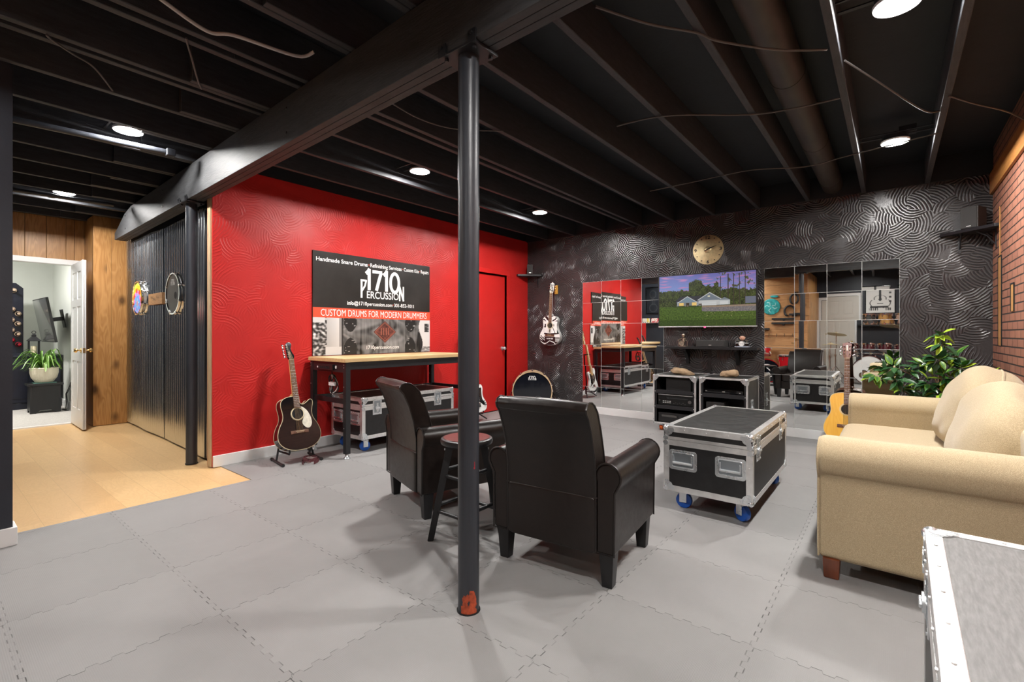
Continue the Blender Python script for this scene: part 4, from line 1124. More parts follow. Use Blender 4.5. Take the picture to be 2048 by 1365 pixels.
a_stand('low black folding stand under the black acoustic guitar', (-4.195, 2.16, 0), math.radians(82))
a_stand('low black folding stand under the amber guitar beside the sofa', (-.355, 5.79, 0), math.radians(3))
# patterned strap curled under the black guitar
t = thing('guitar_strap', 'red plaid guitar strap coiled on the floor under the black guitar', 'strap', (-4.03, 2.19, 0))
m_plaid = M_('red_plaid_webbing', (.10, .025, .03), .7, ns=70, na=.8)
m_plaid2 = M_('cream_plaid_webbing', (.28, .22, .21), .7, ns=60, na=.5)
for i, (r, z, mm) in enumerate(((.050, .002, m_plaid), (.040, .014, m_plaid2), (.045, .024, m_plaid))):
    MB().surf(lambda u, v, r=r, z=z, i=i: Vector((r * math.cos(u * 5 + i) * 1.1, r * 1.5 * math.sin(u * 5 + i), z + .03 * v + .010 * math.sin(u * 9 + i) ** 2)), 30, 2).build('webbing', mm, t)

# --- electric bass on a tubular stand behind the post
def bass(loc, rot):
    t = thing('bass_guitar', 'cream electric bass guitar on a tubular stand by the red door', 'guitar', loc, rot)
    body = catmull([(0, 0), (-.07, .004), (-.14, .04), (-.162, .10), (-.145, .17), (-.118, .23), (-.125, .30), (-.145, .365), (-.13, .415), (-.10, .42), (-.078, .38), (-.045, .335), (0, .325), (.045, .325), (.07, .345), (.09, .365), (.115, .35), (.125, .31), (.112, .25), (.115, .20), (.15, .14), (.165, .085), (.14, .03), (.07, .004), (0, 0)], 5)[:-1]
    MB().prism(body, 0, .042, M=XZ, bev=.008, seg=3).build('body', m_white_gloss, t, ang=50)
    pg = catmull([(-.04, .33), (-.09, .30), (-.085, .22), (-.05, .17), (.0, .15), (.06, .12), (.10, .09), (.12, .11), (.085, .18), (.085, .26), (.09, .32), (.04, .318), (-.04, .33)], 4)[:-1]
    MB().prism(pg, -.0025, .001, M=XZ).build('pickguard', m_gtr_black, t)
    MB().box(-.05, .0, -.010, 0, .20, .225, .003).box(0, .05, -.010, 0, .175, .20, .003).build('pickup', m_plastic, t)
    MB().box(-.038, .038, -.012, 0, .07, .125, .003).build('bridge', m_chrome, t)
    for z, x in ((.14, .10), (.115, .115), (.09, .125)): MB().cyl((x, -.02, z), (x, 0, z), .010, seg=14).build('knob', m_chrome, t)
    MB().prism([(-.031, .29), (.031, .29), (.021, .93), (-.021, .93)], -.006, .02, M=XZ, bev=.006).build('neck', m_maple_neck, t)
    f = MB().prism([(-.031, .31), (.031, .31), (.021, .93), (-.021, .93)], -.0105, -.005, M=XZ).build('fretboard', m_maple_neck, t)
    fr = MB()
    for k in range(1, 20):
        z = .93 - .86 * (1 - 2 ** (-k / 12)); hw = .021 + .01 * (.93 - z) / .62; fr.box(-hw, hw, -.012, -.0095, z - .0014, z + .0014)
    fr.build('fretwork', m_steel, f)
    HM = T(0, 0, .93) @ R(math.radians(-2), 'X')
    hp = catmull([(-.021, 0), (-.036, .03), (-.040, .06), (-.042, .15), (-.03, .20), (-.005, .215), (.028, .205), (.035, .18), (.022, .15), (.018, .10), (.03, .05), (.021, 0)], 4)
    MB(HM).prism(hp, 0, .014, M=XZ, bev=.003).build('headstock', m_maple_neck, t)
    for i in range(4):
        z = .05 + i * .038
        MB(HM).cyl((-.024, -.014, z), (-.024, 0, z), .006, seg=10).cyl((-.024, .008, z), (-.062, .008, z), .004, seg=8).pillow(.012, .004, .014, .8, .8, M=T(-.07, .008, z), u=12, v=8).build('tuning_peg', m_chrome, t)
        MB().tube([(-.024 + i * .016, -.013, .10), (-.015 + i * .010, -.0145, .93), HM @ Vector((-.024, -.010, z))], .0014 - .0002 * i, 5).build('string', m_steel, t)
    return t
bass((-4.215, 4.60, .12), (math.radians(-11), 0, math.radians(88)))
t = thing('guitar_stand', 'upright black tubular stand holding the cream bass guitar', 'guitar stand', (-4.27, 4.60, 0), math.radians(88))
MB().cyl((0, .10, .05), (0, .155, .80), .012, seg=12).build('post', m_blackmetal, t)
for a in (-150, -30, 90):
    c, s = math.cos(math.radians(a)), math.sin(math.radians(a))
    MB().tube([(0, .10, .16), (.14 * c, .09 + .14 * s, .06), (.21 * c, .085 + .21 * s, .012)], .009, 8).build('leg', m_blackmetal, t)
MB().tube([(-.075, -.06, .135), (-.075, -.05, .10), (-.06, .06, .11), (0, .10, .14), (.06, .06, .11), (.075, -.05, .10), (.075, -.06, .135)], .009, 8).build('cradle', m_blackmetal, t)
MB().tube([(-.04, .05, .80), (-.045, .12, .79), (0, .155, .78), (.045, .12, .79), (.04, .05, .80)], .008, 8).build('yoke', m_blackmetal, t)

# ================================================================ DRUMS
def logo(mb, w, M, y=0, zs=.76):
    "tall 1710 above small PERCUSSION with enlarged first and last letters; box width w, origin bottom centre"
    f = lambda pts: [((x - .5) * w, z * w * zs) for x, z in pts]
    st = .058 * w
    ribbon(mb, f([(.115, .60), (.165, .66), (.185, .70), (.185, .20)]), st * 1.15, M, y)
    ribbon(mb, f([(.255, .665), (.475, .665)]), st, M, y); ribbon(mb, f([(.455, .665), (.40, .45), (.345, .20)]), st * 1.15, M, y)
    ribbon(mb, f([(.505, .60), (.555, .66), (.575, .70), (.575, .20)]), st * 1.15, M, y)
    ribbon(mb, f([(.77 + .10 * math.cos(a), .435 + .24 * math.sin(a)) for a in [2 * PI * k / 32 for k in range(32)]]), st * 1.1, M, y, closed=True)
    # P and N
    ribbon(mb, f([(.022, .0), (.022, .44)]), st * .7, M, y); ribbon(mb, f([(.0, .425), (.12, .425), (.095, .30), (.03, .17)]), st * .6, M, y)
    ribbon(mb, f([(.89, -.02), (.89, .36)]), st * .6, M, y); ribbon(mb, f([(.885, .36), (.985, -.02)]), st * .7, M, y); ribbon(mb, f([(.98, -.02), (.98, .36)]), st * .6, M, y)
    put_text(mb, 'ERCUSSIO', (.135 - .5) * w, (.865 - .5) * w, 0.0, .175 * w * zs, .012, M, y)
def drum(name, label, loc, rot, r, h, shell, head, hoop, lugs=8, cat='drum', group=None, ring_hole=None, front=None, hoopw=.035, lugmat=None):
    "local z is the drum axis, origin at centre; +z is the front or top head"
    t = thing(name, label, cat, loc, rot, group); hw = hoopw
    MB().lathe([(r - .012, -h / 2), (r - .012, h / 2), (r, h / 2), (r, -h / 2)], 48, closed=True).build('shell', shell, t)
    for s in (1, -1):
        MB().lathe([(0, 0), (r - .006, 0), (r + .004, -.006)], 48, M=T(0, 0, s * (h / 2 + .006)) @ R(0 if s > 0 else PI, 'X')).build('drum_head', head if s > 0 else m_drumwhite, t)
        MB().lathe([(r + .003, -hw * .6), (r + .003, hw * .4), (r + .016, hw * .4), (r + .016, -hw * .6)], 48, M=T(0, 0, s * (h / 2 + .006)) @ R(0 if s > 0 else PI, 'X'), closed=True).build('hoop', hoop, t)
    for k in range(lugs):
        a = 2 * PI * (k + .5) / lugs; M = R(a)
        lg = MB(M)
        for s in (1, -1):
            lg.box(r - .002, r + .022, -.012, .012, s * h * .28 - .022, s * h * .28 + .022, .005)
            lg.cyl((r + .020, 0, s * h * .28), (r + .022, 0, s * (h / 2 + hw * .3)), .0032, seg=6)
            lg.box(r + .012, r + .03, -.010, .010, s * (h / 2 + hw * .25) - .008, s * (h / 2 + hw * .25) + .008, .003)
        lg.build('lug', lugmat or m_chrome, t)
    return t
def spurs(t, r, h, z=.0):
    for s in (-1, 1):
        MB().box(s * (r + .01) - .015, s * (r + .01) + .015, -.02, .02, h * .1, h * .1 + .05, .005).tube([(s * (r + .015), 0, h * .13), (s * (r + .03), -.02, h * .13), (s * (r + .12), -.27, h * .45)], .007, 8).build('spur', m_chrome, t)
# bass drum in the corner between red and black walls; axis toward the room
ang = math.atan2(.80, -.60)
BD = (-4.235, 5.80, .300)
def axis_rot(dx, dy):      # local z -> (dx,dy,0), local y -> up
    z = Vector((dx, dy, 0)).normalized(); y = Vector((0, 0, 1)); x = y.cross(z); return Matrix((x, y, z)).transposed().to_euler()
b = drum('bass_drum', 'black bass drum with pale wooden hoop in the corner under the hanging guitar', BD, axis_rot(.59, -.81), .280, .25, m_drumhead, m_drumhead, m_hoopwood, 10)
F = .1325
MB().ring(.058, .009, 32, 8, M=T(.085, -.135, F)).build('port_ring', m_plastic, b)
MB().cyl((.085, -.135, F - .0005), (.085, -.135, F + .0008), .055, seg=32).build('port_hole', m_darkgap, b)
MBX = T(0, .165, F + .0012) @ R(-PI / 2, 'X')
mb = MB(); logo(mb, .115, MBX); mb.build('logo', m_ink_white, b, smooth=False)
spurs(b, .280, .25)

# hall drums hung on the metal wall (axis -y)
RM = axis_rot(0, -1)
d = drum('snare_drum', 'black snare drum with white logo hung on the corrugated metal beside the post', (-5.69, 1.650, 1.556), RM, .195, .022, m_drumwhite, M_('dark_grey_drum_film', (.035, .032, .033), .35), m_chrome, 8, hoopw=.02)
mb = MB(); logo(mb, .115, T(-.0, .085, .0185) @ R(-PI / 2, 'X')); mb.build('logo', m_ink_white, d, smooth=False)
MB().cyl((.075, -.02, .017), (.075, -.02, .0182), .036, seg=28).build('port_hole', m_darkgap, d)
def rainbow(u, v):
    x, y = (u - .5) * 2, (v - .5) * 2; cy = -.35; r = math.hypot(x, y - cy); a = math.atan2(y - cy, x)
    k = int(r / .17); pet = math.sin(a * 8 + (PI / 1 if k % 2 else 0))
    pal = [(.55, .10, .05), (.35, .55, .75), (.10, .25, .75), (.10, .42, .80), (.72, .20, .58), (.75, .05, .03), (.85, .50, .02), (.85, .72, .06), (.65, .75, .12), (.80, .78, .35), (.80, .78, .55)]
    i = min(len(pal) - 1, k + (1 if pet > .1 else 0))
    if y < cy - .1 and k > 3: return [(.05, .20, .70), (.55, .05, .45), (.85, .25, .55), (.75, .08, .25)][(k) % 4] if pet > 0 else (.75, .35, .65)
    return pal[i]
d = drum('snare_drum', 'snare drum with rainbow petal painted head hung on the corrugated metal', (-6.90, 1.655, 1.567), RM, .18, .04, M_('white_marble_wrap', (.75, .73, .70), .3, ns=9, na=.25), m_drumwhite, m_chrome, 8, hoopw=.02)
painted('painted_head', .35, .35, 110, 110, rainbow, m_print, d, T(0, 0, .0272) @ R(-PI / 2, 'X'), mask=lambda u, v: (u - .5) ** 2 + (v - .5) ** 2 < .249)
# wooden plaque with hooks
t = thing('wooden_plaque', 'small rustic wooden block sign between the two drums on the metal wall', 'sign', (-6.33, 1.684, 1.533))
MB().box(-.235, .235, -.035, .0, -.062, .062, .004).build('board', m_rustic, t)
mb = MB(T(0, -.0355, 0))
for cx, cz, n in ((-.12, .02, 3), (-.03, -.005, 4), (.09, .015, 3)):
    ribbon(mb, [(cx + .012 * math.sin(k * 1.7) + k * .011 - .04, cz + .017 * math.cos(k * 2.1 + cx * 9)) for k in range(9)], .0035)
mb.build('burned_lettering', m_ink_black, t, smooth=False)

# ================================================================ BANNER
t = thing('wall_sign', 'large black, red and grey printed drum company sign on the red wall above the workbench', 'sign', (RX + .002, 3.275, 1.4615), rot=(0, 0, PI / 2))
BW, BH = 1.55, 1.068; FY = -.0125
MB().box(-BW / 2, BW / 2, -.012, 0, -BH / 2, BH / 2, .001).build('panel', m_signface, t)
def Z(v): return (v - .5) * BH
def X(u): return (u - .5) * BW
mb = MB().box(X(0), X(1), FY - .0004, FY + .0004, Z(.365), Z(.462)).build('red_band', m_ink_red, t)
def photo(u, v):
    n = mnoise.noise(Vector((u * 60, v * 2.2, 1))); n2 = mnoise.noise(Vector((u * 16 + 2 * mnoise.noise(Vector((u * 5, v * 4, 7))), v * 2, 4))); n3 = mnoise.noise(Vector((u * 34, v * 30, 9)))
    g = .13 + .09 * n + .16 * n2
    if u < .205:
        g = .28 + .35 * (u / .2) - .1 * (1 - v)
        if u > .19: g *= .45
        if u < .10: g = max(.03, .14 + .9 * mnoise.noise(Vector((u * 45, v * 14, 3))) + .35 * n3)
        if u < .085 and v > .86: g = .6
        if v < .22 and u > .09: g = .55
    elif u > .905 + .02 * math.sin(v * 6):
        g = .62
        if abs(u - .965) < .022 and .62 < v < .9: g = .03 + .4 * max(0, n3)
        if v < .16: g = .2 + .8 * max(0, n3)
    elif u > .875 and v < .62: g = .03 + .05 * n
    else:
        for cx in (.275, .80):
            if abs(u - cx) < .052 * (1 - max(0, (.42 - v) - .0) * 0) and (v > .62 + 2.5 * (abs(u - cx) / .06) ** 2 * .12 or v < .46 - 2.2 * (abs(u - cx) / .06) ** 2 * .14): g = .022 + (.3 if n3 > .45 else 0)
        if u < .225 or u > .86: g *= .7
        if .205 < u < .215: g = .02
    g = max(.008, g); return (g, g * .985, g * .99)
painted('photo_print', BW, BH * .365, 220, 70, photo, m_print, t, T(0, FY - .0003, Z(.1825)))
y = FY - .0010
mb = MB(); put_text(mb, 'Handmade Snare Drums', X(.022), X(.413), Z(.905), Z(.945), .018, y=y); mb.build('services_lettering', m_ink_white, t, smooth=False); mb = MB(); put_text(mb, 'Refinishing Services', X(.435), X(.715), Z(.905), Z(.945), .018, y=y)
mb.build('services_lettering', m_ink_white, t, smooth=False); mb = MB(); put_text(mb, 'Custom Kits', X(.737), X(.885), Z(.905), Z(.945), .018, y=y); mb.build('services_lettering', m_ink_white, t, smooth=False); mb = MB(); put_text(mb, 'Repairs', X(.905), X(.985), Z(.905), Z(.945), .018, y=y); mb.build('services_lettering', m_ink_white, t, smooth=False)
mb = MB()
for u in (.424, .726, .895): mb.cyl((X(u), y - .0002, Z(.925)), (X(u), y, Z(.925)), .006, seg=10)
mb.cyl((X(.637), y - .0002, Z(.522)), (X(.637), y, Z(.522)), .006, seg=10); mb.build('red_dot', m_ink_red, t, smooth=False)
mb = MB(); logo(mb, .385 * BW, T(X(.547), y, Z(.578))); mb.build('logo', m_ink_white, t, smooth=False)
mb = MB(); put_text(mb, 'info@1710percussion.com', X(.25), X(.63), Z(.500), Z(.538), .016, y=y); mb.build('contact_lettering', m_ink_white, t, smooth=False); mb = MB(); put_text(mb, '301-852-1011', X(.645), X(.835), Z(.500), Z(.538), .016, y=y); mb.build('contact_lettering', m_ink_white, t, smooth=False)
mb = MB(); put_text(mb, 'CUSTOM DRUMS FOR MODERN DRUMMERS', X(.055), X(.965), Z(.382), Z(.446), -.004, y=y - .0006); mb.build('band_lettering', m_ink_white, t, smooth=False)
mb = MB(); put_text(mb, '1710percussion.com', X(.405), X(.69), Z(.047), Z(.085), .01, y=y); mb.build('website_lettering', m_ink_white, t, smooth=False)
MB(T(X(.562), y, Z(.228))).prism([(-.155, 0), (0, -.125), (.155, 0), (0, .125)], -.0006, 0, M=XZ).build('badge', M_('badge_red_brown_print', (.11, .028, .020), .5, ns=30, na=.7), t, smooth=False)
mb = MB(T(X(.562), y - .0011, Z(.228))); ribbon(mb, [(-.135, 0), (0, -.108), (.135, 0), (0, .108)], .009, closed=True)
for k in range(4): ribbon(mb, [(-.05 + k * .033, -.035), (-.05 + k * .033, .045)], .010)
mb.build('badge_outline', M_('badge_copper_print', (.30, .10, .065), .5), t, smooth=False)

# ================================================================ TELEVISION
t = thing('television', 'wall-mounted flat television showing a house with lawn at dusk', 'television', (-1.795, 6.035, 1.566))
TW, TH = 1.165, .662
MB().box(-TW / 2, TW / 2, 0, .03, -TH / 2, TH / 2, .004).build('casing', m_plastic, t)
MB().box(-.3, .3, .03, .094, -.2, .2, .006).build('wall_mount', m_blackmetal, t)
fr = MB()
for a, b_, c, d_ in ((-TW / 2, TW / 2, TH / 2 - .012, TH / 2), (-TW / 2, -TW / 2 + .012, -TH / 2, TH / 2), (TW / 2 - .014, TW / 2, -TH / 2, TH / 2)): fr.box(a, b_, -.003, .004, c, d_, .001)
fr.build('bezel', m_plastic, t)
MB().box(-TW / 2, TW / 2, -.004, .004, -TH / 2 - .002, -TH / 2 + .010, .001).build('lower_bezel', m_alu, t)
MB().box(-.012, .012, -.006, .0, -TH / 2 - .012, -TH / 2 + .004, .002).build('standby_light', emit('red_led', (.9, .05, .15), 2.0), t)
def tv(u, v):
    a = u * 1.76; n = mnoise.noise(Vector((u * 22, v * 13, 0))); n2 = mnoise.noise(Vector((u * 70, v * 40, 3))); n3 = mnoise.noise(Vector((u * 9, v * 30, 5)))
    def mix(p, q, k): k = max(0, min(1, k)); return tuple(p[i] + (q[i] - p[i]) * k for i in range(3))
    sky = mix(sr(135, 158, 215), sr(100, 105, 175), (v - .6) / .4)
    if n3 > .05: sky = mix(sky, sr(190, 130, 180), (n3 - .05) * 2.2 * (v > .6))
    sky = mix(sky, sr(150, 110, 165), max(0, u - .3) * .4)
    top = .70 + .05 * mnoise.noise(Vector((u * 8, 1, 1))) + .035 * mnoise.noise(Vector((u * 25, 2, 1))) + (.12 if .33 < u < .64 else .0) * (1 + .5 * math.sin(u * 20)) + (-.02 if u > .8 else 0)
    c = sky
    tall = False
    for tx, hh in ((.66, .93), (.735, .97), (.79, .96), (.845, .97), (.90, .99)):
        if abs(u - tx) < .0045 and v < hh and v > .35: tall = True
    crown = v > .6 and u > .62 and n + .6 * n2 > .30 + (1 - u) * .2
    n4 = mnoise.noise(Vector((u * 150, v * 85, 21)))
    if v < top + .035 * n2 + .03 * n + .02 * n4 and v > .30: c = mix(sr(20, 30, 16), sr(84, 98, 46), .36 + .6 * n2 + .4 * n + .6 * n4)
    if crown: c = mix(sr(60, 70, 50), sr(85, 90, 60), .5 + n2)
    if tall: c = sr(58, 52, 45)
    if u > .9 and .41 < v < .53: c = sr(105, 110, 125)
    lawn = .36 + (.02 if u < .5 else -.0)
    if v < lawn:
        c = mix(sr(44, 66, 18), sr(84, 110, 36), .5 + .7 * n2 + .3 * mnoise.noise(Vector((u * 30, v * 120, 8))) - .4 * (.2 - v))
        if v < .12: c = mix(c, sr(30, 50, 12), .5)
    # driveway
    if u > .47 and .275 - .02 * (u - .47) < v < .385 and not (u < .49 and v < .28):
        c = mix(sr(104, 100, 104), sr(128, 122, 122), .5 + n2)
        if v > .355: c = mix(c, sr(170, 140, 105), .5)
    # house
    roof = sr(50, 52, 60); wall = sr(150, 155, 160); pale = sr(190, 190, 188)
    if .19 < u < .52 and .46 < v < .575 - max(0, .24 - u) * 1.4: c = roof
    if .20 < u < .46 and .385 < v < .475: c = wall if not (.22 < u < .40) else sr(122, 126, 128)
    for x0, x1 in ((.225, .275), (.365, .415)):
        if x0 < u < x1 and .395 < v < .455: c = sr(238, 200, 120)
    if .30 < u < .335 and .385 < v < .45: c = sr(60, 52, 40)
    if .29 < u < .345 and .385 < v < .395: c = sr(175, 150, 130)
    if abs(u - .315) < .10 and .46 < v < .575 - abs(u - .315) * 1.12: c = sr(120, 138, 150)
    if abs(v - (.575 - abs(u - .315) * 1.12)) < .007 and abs(u - .315) < .105: c = sr(205, 205, 205)
    if .435 < u < .67 and .395 < v < .50: c = pale
    if abs(u - .55) < .125 and .49 < v < .635 - abs(u - .55) * 1.12: c = sr(112, 122, 132)
    if abs(v - (.635 - abs(u - .55) * 1.12)) < .007 and abs(u - .55) < .125: c = sr(210, 210, 208)
    if .53 < u < .555 and .555 < v < .575: c = sr(235, 225, 190)
    if .47 < u < .62 and .39 < v < .465: c = sr(205, 206, 205) if abs((v * 60) % 1 - .5) < .4 else sr(170, 172, 172)
    if .435 < u < .47 and .395 < v < .43: c = sr(95, 88, 82)
    if .64 < u < .755 and .395 < v < .49: c = sr(185, 188, 188)
    if abs(u - .70) < .055 and .485 < v < .535 - abs(u - .70) * .9: c = sr(120, 128, 135)
    if .655 < u < .735 and .395 < v < .46: c = sr(205, 206, 205)
    if .15 < u < .44 and .365 < v < .395 and n2 > -.1: c = sr(52, 66, 30)
    if u > .5 and .17 < v < .33 and mnoise.noise(Vector((u * 160, v * 90, 11))) > .58: c = sr(235, 215, 160)
    return c
painted('screen', TW - .026, TH - .024, 380, 216, tv, m_screen, t, T(-.001, -.0012, .001))

# ================================================================ CLOCK
t = thing('wall_clock', 'round brass cymbal clock on the black wall above the television', 'clock', (-1.783, YB, 2.19), rot=(0, 0, 0))
CM = R(PI / 2, 'X')
MB().lathe([(0, .034), (.022, .033), (.036, .026), (.042, .020), (.10, .016), (.182, .008), (.183, .006), (0, .004)], 64, M=CM).build('dial', m_cymbal, t)
MB().cyl((0, -.004, 0), (0, 0, 0), .05, seg=24).build('movement', m_plastic, t)
mb = MB()
def cface(a, r): return r * math.sin(a), r * math.cos(a)
for s, k in (('12', 0), ('3', 3), ('6', 6), ('9', 9)):
    x, z = cface(k * PI / 6, .150); ww = .026 if s == '12' else .015
    put_text(mb, s, x - ww, x + ww, z - .020, z + .020, .02, y=-.0155)
mb.build('numeral', m_ink_black, t, smooth=False)
for k in (1, 2, 4, 5, 7, 8, 10, 11):
    x, z = cface(k * PI / 6, .152); MB().cyl((x, -.0150, z), (x, -.0105, z), .0065, seg=12).build('hour_dot', m_ink_black, t)
for ln, wd, a, yy in ((.085, .008, math.radians(66), -.037), (.125, .006, math.radians(70), -.040)):
    M = T(0, yy, 0) @ R(a, 'Y')
    MB(M).prism([(-wd / 2, -.04), (wd / 2, -.04), (wd, ln * .4), (0, ln), (-wd, ln * .4)], -.0008, .0008, M=XZ).build('hand', m_ink_black, t)
MB().cyl((0, -.043, 0), (0, -.03, 0), .006, seg=12).build('hub', m_ink_black, t)

# ================================================================ SHELVES
def corner_shelf(label, x, y, sx, sz, leg, z):
    t = thing('corner_shelf', label, 'shelf', (x, y, z))
    MB().prism([(0, 0), (sx * leg, 0), (sx * leg, -.03), (sx * .03, -leg), (0, -leg)], -.028, 0, bev=.003).build('board', m_blackmetal, t)
    return t
def bracket(parent, M):
    o = MB(M).box(-.012, .012, -.006, 0, -.17, 0, .002).box(-.012, .012, -.15, 0, -.006, 0, .002)
    o.tube([(0, -.13, -.006), (0, -.06, -.05), (0, -.006, -.13)], .005, 6); return o.build('bracket', m_blackmetal, parent)
t = corner_shelf('black triangular corner shelf where the red and black walls meet', RX + .001, YB - .001, 1, 0, .29, 2.075); bracket(t, T(.20, -.0005, -.028))
t = corner_shelf('black corner shelf meeting the brick wall above the plant', BX - .001, YB - .001, -1, 0, .36, 2.10); bracket(t, T(-.22, -.0005, -.028)); bracket(t, T(-.0005, -.2, -.028) @ R(-PI / 2))
def speaker(label, loc, rot, wd, dp, ht, badge=True):
    t = thing('loudspeaker', label, 'speaker', loc, rot)
    MB().box(-wd / 2, wd / 2, -dp / 2, dp / 2, 0, ht, .004).build('cabinet', m_plastic_grey, t)
    MB().box(-wd / 2 + .004, wd / 2 - .004, -dp / 2 - .010, -dp / 2 + .002, .004, ht - .004, .004).build('grille', M_('speaker_cloth', (.035, .034, .033), .85, bs=400, bst=.3), t)
    if badge: MB().box(-.016, .016, -dp / 2 - .0115, -dp / 2 - .009, .018, .024).build('badge', m_alu, t)
    return t
speaker('small dark speaker on the corner shelf between red and black walls', (-4.43, 6.0, 2.075), math.radians(38), .085, .10, .15)
speaker('dark box speaker on the corner shelf by the brick wall', (.575, 6.0, 2.10), math.radians(-28), .125, .15, .195)
t = thing('wall_shelf', 'long black wall shelf under the television with two brackets', 'shelf', (-1.725, YB, .992))
MB().box(-.53, .53, -.205, 0, -.03, 0, .003).build('board', m_legblack, t)
for x in (-.30, .29):
    MB(T(x, 0, -.03)).prism([(0, 0), (-.165, 0), (-.165, -.025), (-.10, -.06), (-.045, -.13), (-.035, -.19), (0, -.19)], -.02, .02, M=Matrix(((0, 0, 1, 0), (1, 0, 0, 0), (0, 1, 0, 0), (0, 0, 0, 1))), bev=.003).build('bracket', m_legblack, t)
    MB().cyl((x, -.038, -.19), (x, -.034, -.19), .006, seg=8).build('screw', m_steel, t)
t = speaker('long low centre speaker on the black shelf under the television', (-1.71, 6.03, .992), 0, .33, .15, .082)
# pewter drummer figurine
t = thing('figurine', 'small pewter drummer figurine on the shelf end near the square mirror tiles', 'figurine', (-2.05, 6.01, .992))
MB().lathe([(0, 0), (.055, 0), (.055, .008), (0, .008)], 24).build('plinth', m_pewter, t)
MB().ring(.03, .005, 24, 6, M=T(-.008, -.03, .04) @ R(PI / 2, 'X')).cyl((-.008, -.028, .04), (-.008, .01, .04), .027, seg=20).build('drum', m_pewter, t)
MB().tube([(0, .02, .03), (0, .02, .07), (0, .015, .105)], .02, 10, rs=[.022, .02, .013]).tube([(-.02, .01, .10), (-.045, -.01, .085), (-.05, -.03, .08)], .007, 8).tube([(.02, .01, .10), (.045, -.01, .085), (.045, -.03, .075)], .007, 8).build('body', m_pewter, t)
MB().ball((0, .012, .128), .016, .017, .020).ball((-.004, -.005, .126), .004).build('head', m_pewter, t)
MB().lathe([(0, .016), (.014, .014), (.017, .004), (.030, 0), (.030, -.003), (0, -.003)], 20, M=T(0, .012, .141)).build('hat', m_pewter, t)
for x, z in ((-.055, .075), (.058, .068)): MB().cyl((x, -.02, 0.004), (x, -.02, z), .002, seg=6).lathe([(0, .006), (.02, .0), (0, -.001)], 16, M=T(x, -.02, z)).build('cymbal', m_pewter, t)
# bobble-head drummer
t = thing('figurine', 'bobble-head drummer figurine with white bass drum on the shelf under the television', 'figurine', (-1.365, 6.005, .992))
MB().box(-.075, .075, -.045, .045, 0, .014, .004).build('plinth', M_('blue_grey_paint', (.36, .40, .48), .5), t)
MB().cyl((0, -.04, .043), (0, 0, .043), .029, seg=24).build('bass_drum', m_ink_white, t)
MB().ring(.029, .003, 24, 6, M=T(0, -.04, .043) @ R(PI / 2, 'X')).build('hoop', m_alu, t)
mb = MB(); put_text(mb, '1710', -.014, .014, .036, .046, .01, y=-.0405); mb.build('lettering', m_ink_black, t, smooth=False)
for s in (-1, 1):
    MB().cyl((s * .048, -.015, .014), (s * .048, -.015, .046), .02, seg=18).build('tom', m_gtr_black, t)
    MB().cyl((s * .048, -.015, .046), (s * .048, -.015, .053), .0215, seg=18).build('drum_head', m_ink_white, t)
    MB().cyl((s * .045, .015, .014), (s * .045, .015, .078), .002, seg=6).lathe([(0, .004), (.022, 0), (0, -.002)], 16, M=T(s * .045, .015, .078) @ R(s * .3, 'Y')).build('cymbal', m_cymbal, t)
MB().tube([(0, .015, .03), (0, .015, .085)], .022, 12, rs=[.024, .018]).tube([(-.018, .012, .08), (-.035, -.005, .065), (-.012, -.03, .075)], .007, 8).tube([(.018, .012, .08), (.035, -.005, .065), (.012, -.03, .075)], .007, 8).build('body', m_gtr_black, t)
hd = MB().ball((0, .005, .112), .028, .028, .033, 20, 14).ball((0, -.024, .108), .004, .006, .006).ball((-.028, .007, .112), .004, .006, .009).ball((.028, .007, .112), .004, .006, .009).build('head', m_skin, t)
MB().ball((-.010, -.0205, .117), .003).ball((.010, -.0205, .117), .003).box(-.008, .008, -.025, -.020, .0935, .0955, .0005).build('face', m_hairdk, hd)
MB().ball((0, .010, .130), .029, .028, .019, 18, 10).build('hair', m_hairdk, t)

